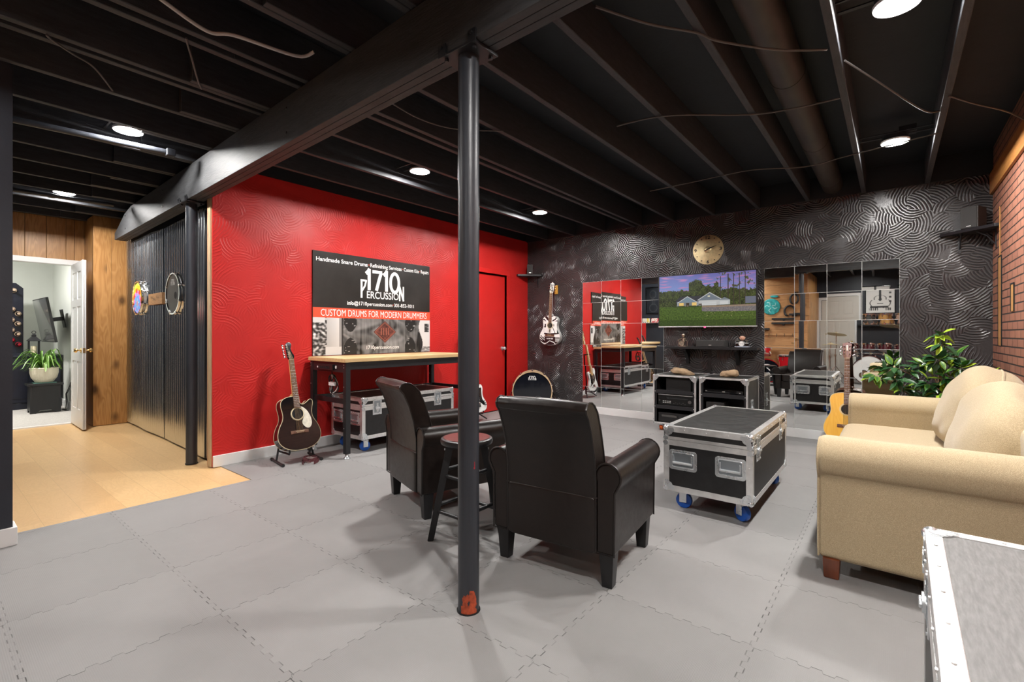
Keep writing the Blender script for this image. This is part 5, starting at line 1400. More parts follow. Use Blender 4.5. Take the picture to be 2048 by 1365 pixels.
# ================================================================ RACK CASES AND EQUIPMENT
def rack(label, loc, shelves):
    t = thing('rack_case', label, 'rack case', loc); W, D, z0, z1 = .5, .545, .085, .66; x0, x1 = -W / 2, W / 2; th = .012
    MB().box(x0, x0 + th, 0, D, z0, z1).box(x1 - th, x1, 0, D, z0, z1).box(x0, x1, 0, D, z0, z0 + th).box(x0, x1, 0, D, z1 - th, z1).box(x0, x1, D - th, D, z0, z1).build('shell', m_case_top, t)
    tr = MB(); e = .026; p = .002
    for xa, xb in ((x0 - p, x0 + e * .6), (x1 - e * .6, x1 + p)):
        tr.box(xa, xb, -p, .014, z0, z1, .002)
        for za, zb in ((z0 - p, z0 + e), (z1 - e, z1 + p)):
            tr.box(xa if xa < 0 else xb - .004 - p, xa + .004 + p if xa < 0 else xb, 0, D, za, zb, .002)
        tr.box(xa, xb, 0, D, z1 - .004, z1 + p, .001)
        tr.box(xa if xa < 0 else xb - .006, xa + .006 if xa < 0 else xb, D - e, D + p, z0, z1, .002)
    for za, zb in ((z0 - p, z0 + e * .6), (z1 - e * .7, z1 + p)): tr.box(x0 - p, x1 + p, -p, .012, za, zb, .002)
    tr.box(x0 - p, x1 + p, 0, e, z1 - .004, z1 + p, .001); tr.box(x0 - p, x1 + p, D - e, D + p, z1 - .004, z1 + p, .001)
    tr.build('edge_trim', m_alu, t)
    for x in (x0 + .014, x1 - .038): MB().box(x, x + .024, .014, .018, z0 + .02, z1 - .02).build('rack_rail', m_blackmetal, t)
    mb = MB()
    for x in (x0 + .008, x1 - .008):
        for z in (z0 + .05, z0 + .2, z0 + .35, z0 + .5): mb.cyl((x, -.005, z), (x, 0, z), .005, seg=8)
    mb.build('rivet', m_steel, t)
    for z in shelves:
        o = MB().box(x0 + .014, x1 - .014, .01, D - .02, z - .006, z).box(x0 + .014, x1 - .014, .004, .012, z - .032, z + .012, .002).build('shelf', m_blackmetal, t)
        MB().cyl((x0 + .025, .001, z - .01), (x0 + .025, .004, z - .01), .005, seg=8).cyl((x1 - .025, .001, z - .01), (x1 - .025, .004, z - .01), .005, seg=8).build('screw', m_steel, o)
    for x in (x0, x1):
        for y in (0, D):
            mb = MB(); ball_corner(mb, (x, y, z1), -math.copysign(1, x), 1 if y == 0 else -1, -1); mb.build('ball_corner', m_steel, t)
    for x in (x0 + .07, x1 - .07):
        for y in (.08, D - .08): caster(t, x, y, m_orange, z0, .3)
    latch(t, T(x1, .20, .35) @ R(PI / 2)); latch(t, T(x0, .20, .35) @ R(-PI / 2))
    return t
RL, RR_ = (-1.995, 5.53, 0), (-1.455, 5.53, 0)
rack('black rack case on orange casters holding the stereo receiver, beside the tiled mirror', RL, (.475, .295))
rack('black rack case holding the disc player and small speaker, behind the road case', RR_, (.475,))
# gear in the first rack
def place(rackloc, x, y, z): return (rackloc[0] + x, rackloc[1] + y, z)
t = thing('subwoofer', 'black cloth-fronted subwoofer box on the top shelf of the rack with the receiver', 'speaker', place(RL, .035, .06, .475))
MB().box(-.15, .15, 0, .30, 0, .152, .004).build('cabinet', m_plastic, t); MB().box(-.145, .145, -.012, .002, .006, .146, .006).build('grille', M_('black_grille_cloth', (.011, .011, .011), .8, bs=300, bst=.4), t)
t = thing('av_receiver', 'black stereo receiver with rows of buttons in the middle of the rack', 'receiver', place(RL, 0, .045, .295))
MB().box(-.205, .205, 0, .34, .008, .145, .004).build('chassis', m_plastic, t)
MB().box(-.205, .205, -.008, .002, .010, .143, .003).build('front_panel', M_('black_brushed_panel', (.016, .016, .016), .3, .5), t)
MB().box(-.205, .205, -.0095, -.007, .128, .135).build('trim_line', m_alu, t)
MB().box(-.10, .15, -.009, -.007, .088, .104, .001).build('display', m_glassblack, t)
mb = MB()
for r_ in range(2):
    for i in range(4): mb.box(-.145 + i * .026, -.127 + i * .026, -.012, -.007, .035 + r_ * .018, .043 + r_ * .018, .001)
mb.build('preset_button', m_alu, t)
mb = MB()
for i in range(7): mb.box(-.02 + i * .022, -.008 + i * .022, -.011, -.007, .030 + .012 * (i % 2), .036 + .012 * (i % 2), .001)
mb.build('small_button', m_plastic_grey, t)
for x, r_ in ((.175, .02), (-.182, .009)): MB().cyl((x, -.022, .065), (x, -.007, .065), r_, seg=20).build('knob', m_plastic_grey, t)
for x in (-.16, .16): MB().box(x - .02, x + .02, .02, .3, 0, .009).build('foot', m_plastic, t)
t = thing('disc_player', 'black disc player with a tinted tray at the bottom of the rack', 'disc player', place(RL, 0, .045, .098))
MB().box(-.205, .205, 0, .32, .006, .115, .003).build('chassis', m_plastic, t)
MB().box(-.16, .02, -.008, 0, .065, .09, .002).build('disc_tray', M_('tinted_tray', (.10, .10, .095), .3), t); MB().box(.04, .17, -.003, .001, .07, .09).build('display', m_glassblack, t)
mb = MB()
for i in range(5): mb.box(.045 + i * .026, .062 + i * .026, -.006, .001, .035, .042, .001)
mb.build('button', m_plastic_grey, t)
for x in (-.16, .16): MB().box(x - .02, x + .02, .02, .28, 0, .007).build('foot', m_plastic, t)
# gear in the second rack
t = thing('disc_player', 'slim black disc player on the shelf of the rack beside the road case', 'disc player', place(RR_, -.01, .05, .475))
MB().box(-.205, .205, 0, .26, .004, .052, .003).build('chassis', m_gtr_black, t); MB().box(-.01, .02, -.002, .001, .028, .036).box(-.19, -.17, -.002, .001, .03, .036).box(.165, .18, -.002, .001, .022, .034).build('logo_mark', m_alu, t)
for x in (-.16, .16): MB().box(x - .02, x + .02, .02, .24, 0, .005).build('foot', m_plastic, t)
speaker('small charcoal speaker inside the rack with the slim disc player', place(RR_, -.10, .16, .098), 0, .19, .2, .285)
t = thing('power_cable', 'thin grey cable looping inside the rack beside the small speaker', 'cable', place(RR_, .10, .2, .098))
MB().tube([(-.06, 0, .18), (0, -.03, .20), (.05, -.02, .17), (.08, 0, .10), (.09, .02, .006)], .005, 6).build('cord', m_cable_grey, t)
# rocks on the racks
def rock(label, loc, a, b_, c, seed, tilt):
    t = MB(R(tilt, 'Y'))
    def f(q):
        n = mnoise.noise(q * 11 + Vector((seed, 0, 0))) * .030 + mnoise.noise(q * 34 + Vector((0, seed, 0))) * .012
        return q * (1 + n / max(.04, q.length)) + Vector((0, 0, -.2 * abs(q.x) * (q.x > 0)))
    t.pillow(a, b_, c, .75, .75, fn=f, u=48, v=28)
    o = t.build('rock', m_rock, None, ang=60); o.location = loc; tag(o, label, 'rock')
rock('long flat tan rock lying on top of the rack with the receiver', (-1.985, 5.78, .698), .15, .075, .036, 3, .03)
rock('wedge-shaped tan rock lying on the rack nearer the road case', (-1.455, 5.78, .703), .095, .07, .042, 8, -.25)
# ================================================================ PLANTS
def leaves_obj(name, specs, mat, parent):
    "specs: (pos, direction, up, length, width, shade); each leaf a folded pointed blade"
    bm = bmesh.new(); cl = bm.verts.layers.float_color.new('Col')
    for p, d, up, L, wd, sh in specs:
        d = d.normalized(); sd = d.cross(up)
        if sd.length < .01: sd = d.orthogonal()
        sd.normalize(); n = sd.cross(d)
        rows = []
        for k, (tt, ww) in enumerate(((0, .0), (.18, .62), (.42, 1.0), (.68, .72), (.88, .28), (1, 0))):
            c = p + d * (L * tt) - n * (L * .22 * tt * tt)
            if ww == 0: vs = [bm.verts.new(c)]
            else: vs = [bm.verts.new(c - sd * wd * ww / 2 + n * wd * .16 * ww), bm.verts.new(c), bm.verts.new(c + sd * wd * ww / 2 + n * wd * .16 * ww)]
            for i, v in enumerate(vs):
                s = sh + (.22 if (i != 1 and len(vs) == 3 and sh > .3) else 0); s = max(0, min(1, s)); v[cl] = (s, s, s, 1)
            rows.append(vs)
        for A, B in zip(rows[:-1], rows[1:]):
            if len(A) == 1 and len(B) == 3: bm.faces.new((A[0], B[1], B[0])); bm.faces.new((A[0], B[2], B[1]))
            elif len(B) == 1: bm.faces.new((A[0], A[1], B[0])); bm.faces.new((A[1], A[2], B[0]))
            else:
                for i in range(2): bm.faces.new((A[i], A[i + 1], B[i + 1], B[i]))
    bm.normal_update()
    for f in bm.faces: f.smooth = True
    me = bpy.data.meshes.new(name); bm.to_mesh(me); bm.free(); me.materials.append(mat)
    o = link(bpy.data.objects.new(name, me)); o.parent = parent; return o
rg = random.Random(5)
def ficus():
    base = Vector((.34, 5.42, 0))
    t = thing('potted_ficus', 'leafy green and yellow-edged ficus standing behind the sofa arm in the corner', 'plant', base)
    MB().lathe([(0, .002), (.115, .002), (.12, .01), (.145, .24), (.155, .25), (.155, .28), (.14, .28), (.135, .255), (0, .25)], 32).build('pot', m_plastic_grey, t)
    MB().lathe([(0, .252), (.135, .256)], 24).build('soil', M_('dark_soil', (.02, .013, .008), .9, ns=40, na=.5), t)
    CL = [(.307, 1.13, .05, 9), (.315, 1.06, .05, 7), (.40, .96, .07, 12), (.30, .93, .08, 13), (.21, .88, .08, 13), (.43, .87, .08, 13), (.37, .77, .09, 15), (.24, .73, .08, 14), (.11, .83, .06, 9),
          (.01, .86, .05, 6), (-.05, .79, .05, 7), (-.115, .765, .05, 6), (.04, .745, .06, 8), (.07, .665, .06, 8), (.18, .645, .07, 10), (.32, .66, .09, 14), (.45, .72, .07, 9), (.60, .80, .05, 6), (.52, .78, .05, 5), (.22, .56, .08, 8), (.40, .58, .08, 8)]
    tr = MB().tube([(-.02, -.0, .25), (-.028, .0, .5), (-.03, .01, .70), (-.02, 0, .86)], .02, 8, rs=[.024, .022, .017, .010]).build('trunk', M_('ficus_bark', (.23, .13, .07), .8, ns=30, na=.4, stretch=(1, 1, .3)), t)
    specs = []; br = MB()
    for cx, cz, r, n in CL:
        c = Vector((cx, 5.36 + rg.uniform(-.12, .12), cz)) - base
        if cx > .5: c.y = 5.24 - base.y
        z0 = min(.84, max(.45, c.z - .18 - .12 * abs(c.x))); a = Vector((-.027, 0, z0)); mid = (a + c) / 2 + Vector((0, 0, -.02 if c.z < .85 else .03))
        br.tube([a, mid, c + Vector((0, 0, .0))], .004, 6, rs=[.007, .005, .002])
        for i in range(int(n * 1.7)):
            o = Vector((rg.gauss(0, 1), rg.gauss(0, 1), rg.gauss(0, .8))).normalized() * r * rg.uniform(.2, 1.0)
            d = (o.normalized() + Vector((rg.uniform(-.4, .4), rg.uniform(-.6, .2), rg.uniform(-.75, .25)))); p = c + o * .5
            q = base + p + d.normalized() * .11
            if q.x > BX - .03 or q.y > YB - .1: continue
            up = Vector((rg.uniform(-.5, .5), rg.uniform(-.9, -.1), 1))
            s = rg.random(); sh = rg.uniform(.05, .35) if s < .60 else (rg.uniform(.4, .6) if s < (.88 if cz < 1.0 else .5) else rg.uniform(.7, 1))
            specs.append((p, d, up, rg.uniform(.08, .12), rg.uniform(.036, .053), sh))
    br.build('branch', M_('ficus_twig', (.20, .12, .07), .7), t)
    leaves_obj('foliage', specs, m_leaf, t)
ficus()

# ================================================================ ROOM BEYOND THE DOORWAY
t = thing('cabinet', 'blue-black cabinet with hinged doors under the wine rack in the pale room', 'cabinet', (-10.55, .98, 0))
MB().box(-.25, .25, -.47, .47, .09, .79, .004).build('carcass', m_navy, t)
MB().box(-.28, .29, -.49, .485, .79, .82, .006).build('cabinet_top', m_navy, t)
MB().box(-.24, .26, -.46, .46, .004, .10, .01).build('plinth', m_navy, t)
for i, (a, b_) in enumerate(((-.46, -.16), (-.15, .15), (.16, .46))):
    o = MB().box(.25, .272, a, b_, .11, .77, .004).box(.272, .28, a + .05, b_ - .05, .17, .71, .004).build('door', m_navy, t)
    MB().box(.268, .279, b_ - .014, b_ - .002, .17, .23).box(.268, .279, b_ - .014, b_ - .002, .62, .68).build('hinge', m_gold, o)
    MB().ball((.285, a + .03, .45), .011).build('door_knob', m_gold, o)
t = thing('wine_rack', 'tall blue-black pointed wine rack board standing on the dark cabinet', 'wine rack', (-10.62, .90, .82))
MB().prism([(-.165, 0), (.165, 0), (.165, 1.04), (.085, 1.115), (-.085, 1.115), (-.165, 1.04)], -.02, .02, M=Matrix(((0, 0, 1, 0), (1, 0, 0, 0), (0, 1, 0, 0), (0, 0, 0, 1))), bev=.004).build('board', m_navy, t)
MB().box(-.09, .06, -.165, .165, 0, .02, .003).build('foot', m_navy, t)
bn = [(.075, 1.0, 'gold-topped bottle highest', 0), (.06, .71, 'gold-topped bottle second from the apex, inner side', 0), (.125, .64, 'silver-topped bottle under the gold second one, outer side', 0), (.055, .545, 'tan-topped bottle third up, inner side', 0),
      (.122, .485, 'cream-topped bottle in the middle, outer side', 0), (.055, .39, 'tan-topped bottle below the middle, inner side', 0), (.12, .325, 'cream-topped bottle above the red one, outer side', 0), (.058, .235, 'red-topped bottle, inner side', 1), (.13, .165, 'red-topped bottle lowest, outer side', 1)]
for dy, dz, lb, red in bn:
    t = thing('wine_bottle', lb + ' in the tall wine rack', 'bottle', (-10.60, .90 + dy - .02, .82 + dz), (0, PI / 2, 0), 'wine bottles in the tall rack')
    MB().lathe([(0, -.055), (.03, -.05), (.034, -.03), (.034, .0), (.032, .03), (.015, .06), (.0145, .09)], 18).build('glass_body', m_gtr_black, t)
    MB().lathe([(.0155, .055), (.0165, .10), (.018, .105), (.018, .118), (.0, .120)], 18).build('foil_cap', m_winered if red else m_winegold, t)
    MB().lathe([(.034, .010), (.036, .012), (.036, .028), (.03, .034)], 18).build('collar', m_winered if red else m_winegold, t)
t = thing('lantern', 'black metal lantern with an ivory candle on the dark cabinet', 'lantern', (-10.42, 1.16, .82))
MB().box(-.065, .065, -.065, .065, 0, .018, .003).build('base', m_blackmetal, t)
for sx in (-1, 1):
    for sy in (-1, 1): MB().box(sx * .056 - .006, sx * .056 + .006, sy * .056 - .006, sy * .056 + .006, .018, .225).build('corner_bar', m_blackmetal, t)
MB().lathe([(.105, .215), (.105, .225), (.035, .285), (.035, .31), (.02, .325), (0, .33)], 4, M=R(PI / 4)).build('roof', m_blackmetal, t, smooth=False)
MB().ring(.022, .004, 20, 6, M=T(0, 0, .352) @ R(PI / 2, 'Y')).build('ring_handle', m_blackmetal, t)
MB().cyl((0, 0, .018), (0, 0, .14), .034, seg=20).cyl((0, 0, .14), (0, 0, .15), .002, seg=6).build('candle', m_candle, t)
t = thing('step_stool', 'low black wooden stool carrying the spider plant by the doorway', 'stool', (-9.72, 1.19, 0))
MB().box(-.15, .15, -.19, .19, .40, .43, .004).build('top', m_legblack, t)
for y in (-.15, .15): MB(T(0, y, 0)).prism([(-.14, .004), (-.08, .004), (-.05, .04), (.05, .04), (.08, .004), (.14, .004), (.12, .40), (-.12, .40)], -.012, .012, M=XZ).build('side_panel', m_legblack, t)
MB(T(.12, 0, 0)).prism([(-.14, .004), (-.10, .004), (-.06, .045), (.06, .045), (.10, .004), (.14, .004), (.14, .40), (-.14, .40)], -.01, .01, M=Matrix(((0, 0, 1, 0), (1, 0, 0, 0), (0, 1, 0, 0), (0, 0, 0, 1)))).build('front_panel', m_legblack, t)
t = thing('saucer', 'green glass saucer beneath the cream pot of the spider plant', 'saucer', (-9.72, 1.19, .43))
MB().box(-.10, .10, -.125, .125, 0, .012, .004).build('plate', m_glass_plate, t)
t = thing('spider_plant', 'spider plant with arching striped leaves in a dimpled cream pot', 'plant', (-9.72, 1.19, .442))
MB().lathe([(0, 0), (.09, 0), (.10, .006), (.14, .07), (.155, .14), (.155, .195), (.16, .205), (.15, .215), (.14, .20), (.138, .18), (0, .175)], 40).build('pot', m_ceramic, t)
bm = bmesh.new(); cl = bm.verts.layers.float_color.new('Col')
for i in range(75):
    a = rg.uniform(0, 2 * PI); ln = rg.uniform(.22, .42); rise = rg.uniform(.12, .34); wd = rg.uniform(.011, .018); prev = None
    d = Vector((math.cos(a), math.sin(a), 0)); sd = Vector((-d.y, d.x, 0)); st = Vector((rg.uniform(-.05, .05), rg.uniform(-.05, .05), .18)); sh = rg.uniform(.05, .7)
    if 1.19 + d.y * (ln + .06) > 1.44: ln = (1.44 - 1.19) / max(.2, d.y) - .08
    for k in range(9):
        s = k / 8; p = st + d * ln * s + Vector((0, 0, rise * math.sin(min(1.0, s * 1.15) * PI * .80) - .10 * s * s))
        ww = wd * (1 - s) ** .6 * (0.6 + min(1, s * 4) * .4)
        cur = [bm.verts.new(p - sd * ww), bm.verts.new(p - Vector((0, 0, ww * .5))), bm.verts.new(p + sd * ww)]
        for j, v in enumerate(cur): s2 = min(1, sh + (.3 if j == 1 else 0)); v[cl] = (s2, s2, s2, 1)
        if prev:
            for j in range(2): bm.faces.new((prev[j], prev[j + 1], cur[j + 1], cur[j]))
        prev = cur
for f in bm.faces: f.smooth = True
me = bpy.data.meshes.new('foliage'); bm.to_mesh(me); bm.free(); me.materials.append(m_spider); o = link(bpy.data.objects.new('foliage', me)); o.parent = t
t = thing('television', 'switched-off flat television tilted on a wall arm in the pale room', 'television', (-10.0, 1.215, 1.35), rot=(math.radians(9), 0, math.radians(1)))
MB().box(-.52, .52, 0, .03, -.33, .33, .004).build('casing', m_plastic, t)
MB().box(-.505, .505, -.002, .002, -.315, .315).build('screen', m_tvgrey, t)
MB().box(-.14, .14, .03, .05, -.12, .14, .003).box(-.03, .03, .05, .225, -.03, .03, .006).box(-.10, .10, .215, .225, -.14, .14, .003).build('wall_arm', m_blackmetal, t)
t = thing('power_outlet', 'white wall outlet with two black cords near the stool in the pale room', 'outlet', (-9.55, 1.48, .40))
MB().box(-.036, .036, -.006, 0, -.058, .058, .003).build('cover_plate', m_white, t)
for z in (-.022, .022): MB().box(-.015, .015, -.03, -.005, z - .014, z + .014, .004).build('plug', m_plastic, t)
for i, z in enumerate((-.022, .022)):
    MB().tube([(0, -.03, z), (-.02, -.03, z - .03), (-.09 - .05 * i, -.06, -.15), (-.05 - .13 * i, -.05, -.30), (.02 - .05 * i, -.06 - .02 * i, -.388), (-.14, -.06 - .02 * i, -.388), (-.30, -.06 - .02 * i, -.388)], .006, 6).build('power_cord', m_cable_black, t)

# ================================================================ CEILING RUNS
def run(name, label, cat, pts, r, m):
    b_ = Vector(pts[0]); c = catmull3([Vector(p) - b_ for p in pts])
    o = MB().tube(c, r, 8).build(name, m, None); o.location = b_; tag(o, label, cat); return o
def catmull3(P, n=6):
    out = []
    for i in range(len(P) - 1):
        p0, p1, p2, p3 = P[max(0, i - 1)], P[i], P[i + 1], P[min(len(P) - 1, i + 2)]
        for k in range(n):
            t_ = k / n; out.append(.5 * (2 * p1 + (p2 - p0) * t_ + (2 * p0 - 5 * p1 + 4 * p2 - p3) * t_ * t_ + (3 * p1 - p0 - 3 * p2 + p3) * t_ ** 3))
    return out + [P[-1]]
z = 2.597
run('ceiling_cable', 'loose white cable sagging under the joists before the timber beam', 'cable', [(-2.44, .55, 2.62), (-2.469, .679, 2.59), (-2.521, .862, 2.575), (-2.472, .963, 2.585), (-2.423, 1.238, 2.595), (-2.36, 1.30, 2.62)], .0085, m_cable_white)
run('ceiling_cable', 'pair-like thin grey cable crossing the joists from the beam toward the sofa lamp', 'cable', [(-1.026, 1.878, z), (-.878, 2.126, 2.585), (-.739, 2.339, z), (-.663, 2.462, 2.585), (-.453, 2.727, 2.588), (-.261, 2.897, z)], .006, m_cable_grey)
run('ceiling_cable', 'thin grey cable crossing the joists halfway between beam and black wall', 'cable', [(-1.5, 3.05, z), (-1.271, 3.077, z), (-1.086, 3.141, 2.588), (-.743, 3.434, z), (-.491, 3.506, 2.59), (-.252, 3.543, z)], .006, m_cable_grey)
run('ceiling_cable', 'thin grey cable crossing the joists in front of the black wall', 'cable', [(-1.922, 4.654, z), (-1.45, 4.60, 2.588), (-.981, 4.61, z), (-.588, 4.779, 2.588), (-.252, 4.724, z), (.26, 4.6, z)], .005, m_cable_grey)
run('ceiling_cable', 'thin grey cable slanting across the bay between the two sofa lamps', 'cable', [(-.20, 3.109, 2.615), (-.056, 3.482, 2.60), (.16, 4.09, 2.60), (.245, 4.2, 2.615)], .005, m_cable_grey)
run('ceiling_cable', 'thin grey cable drooping from the beam over the workbench bay', 'cable', [(-2.452, 1.85, z), (-2.474, 2.109, 2.59), (-2.398, 2.353, 2.585), (-2.171, 2.622, z)], .005, m_cable_grey)
run('ceiling_cable', 'short grey cable between the joists over the entry opening', 'cable', [(-3.20, .40, z), (-3.232, .421, z), (-3.291, .507, 2.588), (-3.372, .606, 2.59), (-3.68, .75, 2.615)], .005, m_cable_grey)
run('ceiling_cable', 'thin grey cable slanting over the joists before the beam middle', 'cable', [(-2.70, .83, z), (-2.743, .847, z), (-2.886, .916, 2.588), (-3.073, 1.0, 2.59), (-3.19, 1.06, z)], .005, m_cable_grey)
run('ceiling_cable', 'thin grey cable looping toward the brick wall top', 'cable', [(.265, 3.93, z), (.287, 3.957, z), (.403, 4.13, 2.585), (.567, 4.389, 2.588), (.690, 4.66, z)], .005, m_cable_grey)
t = thing('air_duct', 'round dark brown duct running between joists toward the black wall', 'duct', (-.50, 3.4, 2.735))
MB().cyl((0, -2.2, 0), (0, 2.70, 0), .095, seg=32).build('pipe', m_duct, t)
for y in (-1.4, -.1, 1.2, 2.4): MB().cyl((0, y, 0), (0, y + .04, 0), .0975, seg=32).build('joint_band', m_duct, t)
t = thing('conduit', 'black pipe with an elbow under the hall joists beside the first hall lamp', 'pipe', (-4.56, .36, 2.578))
MB().cyl((-.03, -.02, 0), (.105, .90, 0), .022, seg=16).build('pipe', m_steelpost, t); MB().box(.08, .14, .87, .93, -.03, .026, .008).build('elbow', m_steelpost, t)
t = thing('conduit', 'black pipe under the hall joists beyond the second hall lamp', 'pipe', (-6.75, .36, 2.578))
MB().cyl((-.09, -.02, 0), (.0, 1.02, 0), .020, seg=16).build('pipe', m_steelpost, t); MB().cyl((-.045, .5, 0), (-.041, .55, 0), .024, seg=16).build('coupling', m_steelpost, t)

# ================================================================ BEHIND THE VIEWER (seen in the mirror tiles)
def picture(name, label, loc, rot, wd, ht, fn, frame, mat_w=.04, nx=60, ny=80, cat='poster'):
    t = thing(name, label, cat, loc, rot); f = .022
    mb = MB()
    for a, b_, c, d_ in ((-wd / 2 - f, wd / 2 + f, ht / 2, ht / 2 + f), (-wd / 2 - f, wd / 2 + f, -ht / 2 - f, -ht / 2), (-wd / 2 - f, -wd / 2, -ht / 2, ht / 2), (wd / 2, wd / 2 + f, -ht / 2, ht / 2)): mb.box(a, b_, -.022, 0, c, d_, .002)
    mb.build('frame', frame, t); painted('print', wd, ht, nx, ny, fn, m_print, t, T(0, -.006, 0)); return t
def gtr_poster(u, v):
    x, z = (u - .5) * .56, (v - .5) * .72
    if abs(x) < .024 and z > -.02: return (.01, .01, .01)
    if z < -.19 and z > -.235 and -.16 < x < .2: return (.01, .01, .01)
    if z < -.24 and z > -.30 and ((-.22 < x < -.10) or (.02 < x < .22)) and math.sin(x * 150) > -.3: return (.01, .01, .01)
    if x < -.17 and -.15 < z < .3 and math.sin(z * 60) > .2 and x > -.215: return (.02, .02, .02)
    zz = z + .06; hw = .135 if zz < -.02 else (.085 if zz < .06 else .105)
    hw = .20 * math.sqrt(max(0, 1 - ((zz + .06) / .13) ** 2)) if zz < .02 else .12 * math.sqrt(max(0, 1 - ((zz - .05) / .085) ** 2))
    if abs(abs(x) - hw) < .010 and hw > 0: return (.01, .01, .01)
    if math.hypot(x, zz - .03) < .035: return (.01, .01, .01)
    if abs(zz + .07) < .012 and abs(x) < .06: return (.01, .01, .01)
    return (.74, .73, .70)
picture('framed_poster', 'black framed white poster of a guitar outline on the dark wall', (-.20, -2.74, 1.98), PI, .56, .72, gtr_poster, m_gtr_black)
picture('framed_poster', 'black framed pale print next to the guitar poster on the dark wall', (.46, -2.74, 1.98), PI, .40, .72, lambda u, v: (.6, .62, .63) if (v > .3 or math.sin(u * 40) > 0) else (.1, .1, .12), m_gtr_black)
t = thing('wall_shelf', 'long black shelf for snare drums below the guitar poster', 'shelf', (-.05, -2.74, 1.40), PI)
MB().box(-.65, .62, -.30, 0, -.03, 0, .003).build('board', m_legblack, t)
for x in (-.4, .4): MB().box(x - .012, x + .012, -.24, 0, -.06, -.03).box(x - .012, x + .012, -.012, 0, -.25, -.03).build('bracket', m_blackmetal, t)
for x, m, lb in ((-.42, m_plastic_grey, 'dark grey snare drum on the shelf below the guitar poster'), (-.10, M_('amber_wood_shell', (.55, .30, .10), .3), 'amber wood snare drum in the middle of the drum shelf'), (.24, M_('pale_pink_wood_shell', (.50, .33, .25), .4), 'pale pinkish snare drum on the drum shelf')):
    drum('snare_drum', lb, (x, -2.585, 1.40 + .10), 0, .135, .15, m, m_drumwhite, m_chrome, 8, hoopw=.025)
# pine wall: turquoise drumhead, horseshoes, plank shelves, coat hooks
YP = -.885
t = thing('wall_disc', 'round turquoise painted drumhead on the pine board wall', 'wall decoration', (-2.40, YP, 1.84), PI)
MB().lathe([(0, .016), (.185, .016), (.195, .01), (.2, 0), (0, 0)], 40, M=R(PI / 2, 'X')).build('disc', m_teal, t)
mb = MB()
for k in range(5): ribbon(mb, [(.03 * math.cos(k * 2.4), .03 * math.sin(k * 2.4)), (.10 * math.cos(k * 2.4 + .4), .10 * math.sin(k * 2.4 + .4)), (.14 * math.cos(k * 2.4), .14 * math.sin(k * 2.4))], .012, y=-.0166)
mb.build('painted_strokes', M_('pale_turquoise_paint', (.45, .70, .68), .5), t)
t = thing('wall_sign', 'small green oval sign above the turquoise drumhead', 'sign', (-2.33, YP, 2.09), PI); MB().pillow(.09, .008, .028, .8, .8, M=T(0, -.008, 0)).build('plate', m_teal, t)
for x, z_, lb in ((-2.0, 2.0, 'upper horseshoe hanging on the pine board wall'), (-2.0, 1.72, 'half-hidden lower horseshoe on the pine board wall')):
    t = thing('horseshoe', lb, 'horseshoe', (x + .12 * (z_ > 1.8), YP, z_), PI)
    MB().tube([(.11 * math.sin(a), -.012, .13 * math.cos(a)) for a in [math.radians(-150 + 300 * k / 24) for k in range(25)]], .022, 8).build('shoe', m_blackmetal, t)
for x, z_, w_, lb in ((-1.82, 1.66, .36, 'dark plank shelf on the pine wall nearest its corner'), (-2.12, 1.56, .50, 'dark plank shelf on the pine wall in the middle'), (-2.62, 1.42, .40, 'dark plank shelf low on the pine wall by the coat hooks')):
    o = thing('plank_shelf', lb, 'shelf', (x, YP, z_), PI); MB().box(-w_ / 2, w_ / 2, -.10, 0, -.045, 0, .004).build('board', m_legblack, o); MB().box(-.02, .02, -.06, 0, -.075, -.045).build('cleat', m_blackmetal, o)
t = thing('coat_rack', 'row of black coat hooks on a pale board across the pine wall', 'coat rack', (-2.35, YP, 1.27), PI)
MB().box(-.5, .5, -.018, 0, -.03, .03, .003).build('board', m_plank_h, t)
for k in range(6): MB().tube([(-.42 + k * .168, -.018, .015), (-.42 + k * .168, -.05, .0), (-.42 + k * .168, -.055, -.04), (-.42 + k * .168, -.035, -.055)], .006, 6).build('hook', m_blackmetal, t)
# white-headed kit
b = drum('bass_drum', 'large bass drum with white head and port hole behind the viewer', (-.42, -1.30, .30), axis_rot(.02, 1), .28, .42, m_dkred, m_drumwhite, m_dkred, 8); spurs(b, .28, .42)
MB().ring(.06, .008, 28, 6, M=T(.09, -.10, .2175)).build('port_ring', m_plastic, b); MB().cyl((.09, -.10, .2165), (.09, -.10, .2185), .056, seg=24).build('port_hole', M_('port_shadow_wood', (.16, .09, .05), .6), b)
MB().ring(.05, .010, 20, 6, M=T(-.14, .10, .2185)).build('logo_patch', m_ink_black, b)
k = 0
for x, y_, z_, r_, lb in ((-.70, -1.22, .80, .11, 'first small rack tom over the white bass drum'), (-.42, -1.24, .82, .115, 'second rack tom over the white bass drum'), (-.13, -1.25, .82, .12, 'third rack tom over the white bass drum'), (.18, -1.26, .80, .135, 'fourth and widest rack tom beside the white bass drum')):
    drum('tom_drum', lb, (x, y_, z_), (math.radians(18), 0, 0), r_, .20, m_dkred, m_drumwhite, m_chrome, 8, hoopw=.03)
t = thing('drum_rack', 'chrome tubular rack holding the four toms above the white bass drum', 'drum rack', (-.26, -1.42, 0))
MB().cyl((-.52, 0, .62), (.52, 0, .62), .019, seg=14).build('cross_bar', m_chrome, t)
for x in (-.50, .50): MB().cyl((x, 0, .02), (x, 0, .95), .019, seg=14).cyl((x, -.2, .02), (x, .22, .02), .019, seg=14).build('upright', m_chrome, t)
for x in (-.36, -.14, .10, .36): MB().cyl((x, 0, .60), (x, .0, .76), .012, seg=10).box(x - .025, x + .025, -.025, .025, .59, .65, .006).cyl((x, 0, .75), (x, .10, .79), .009, seg=8).build('tom_mount', m_chrome, t)
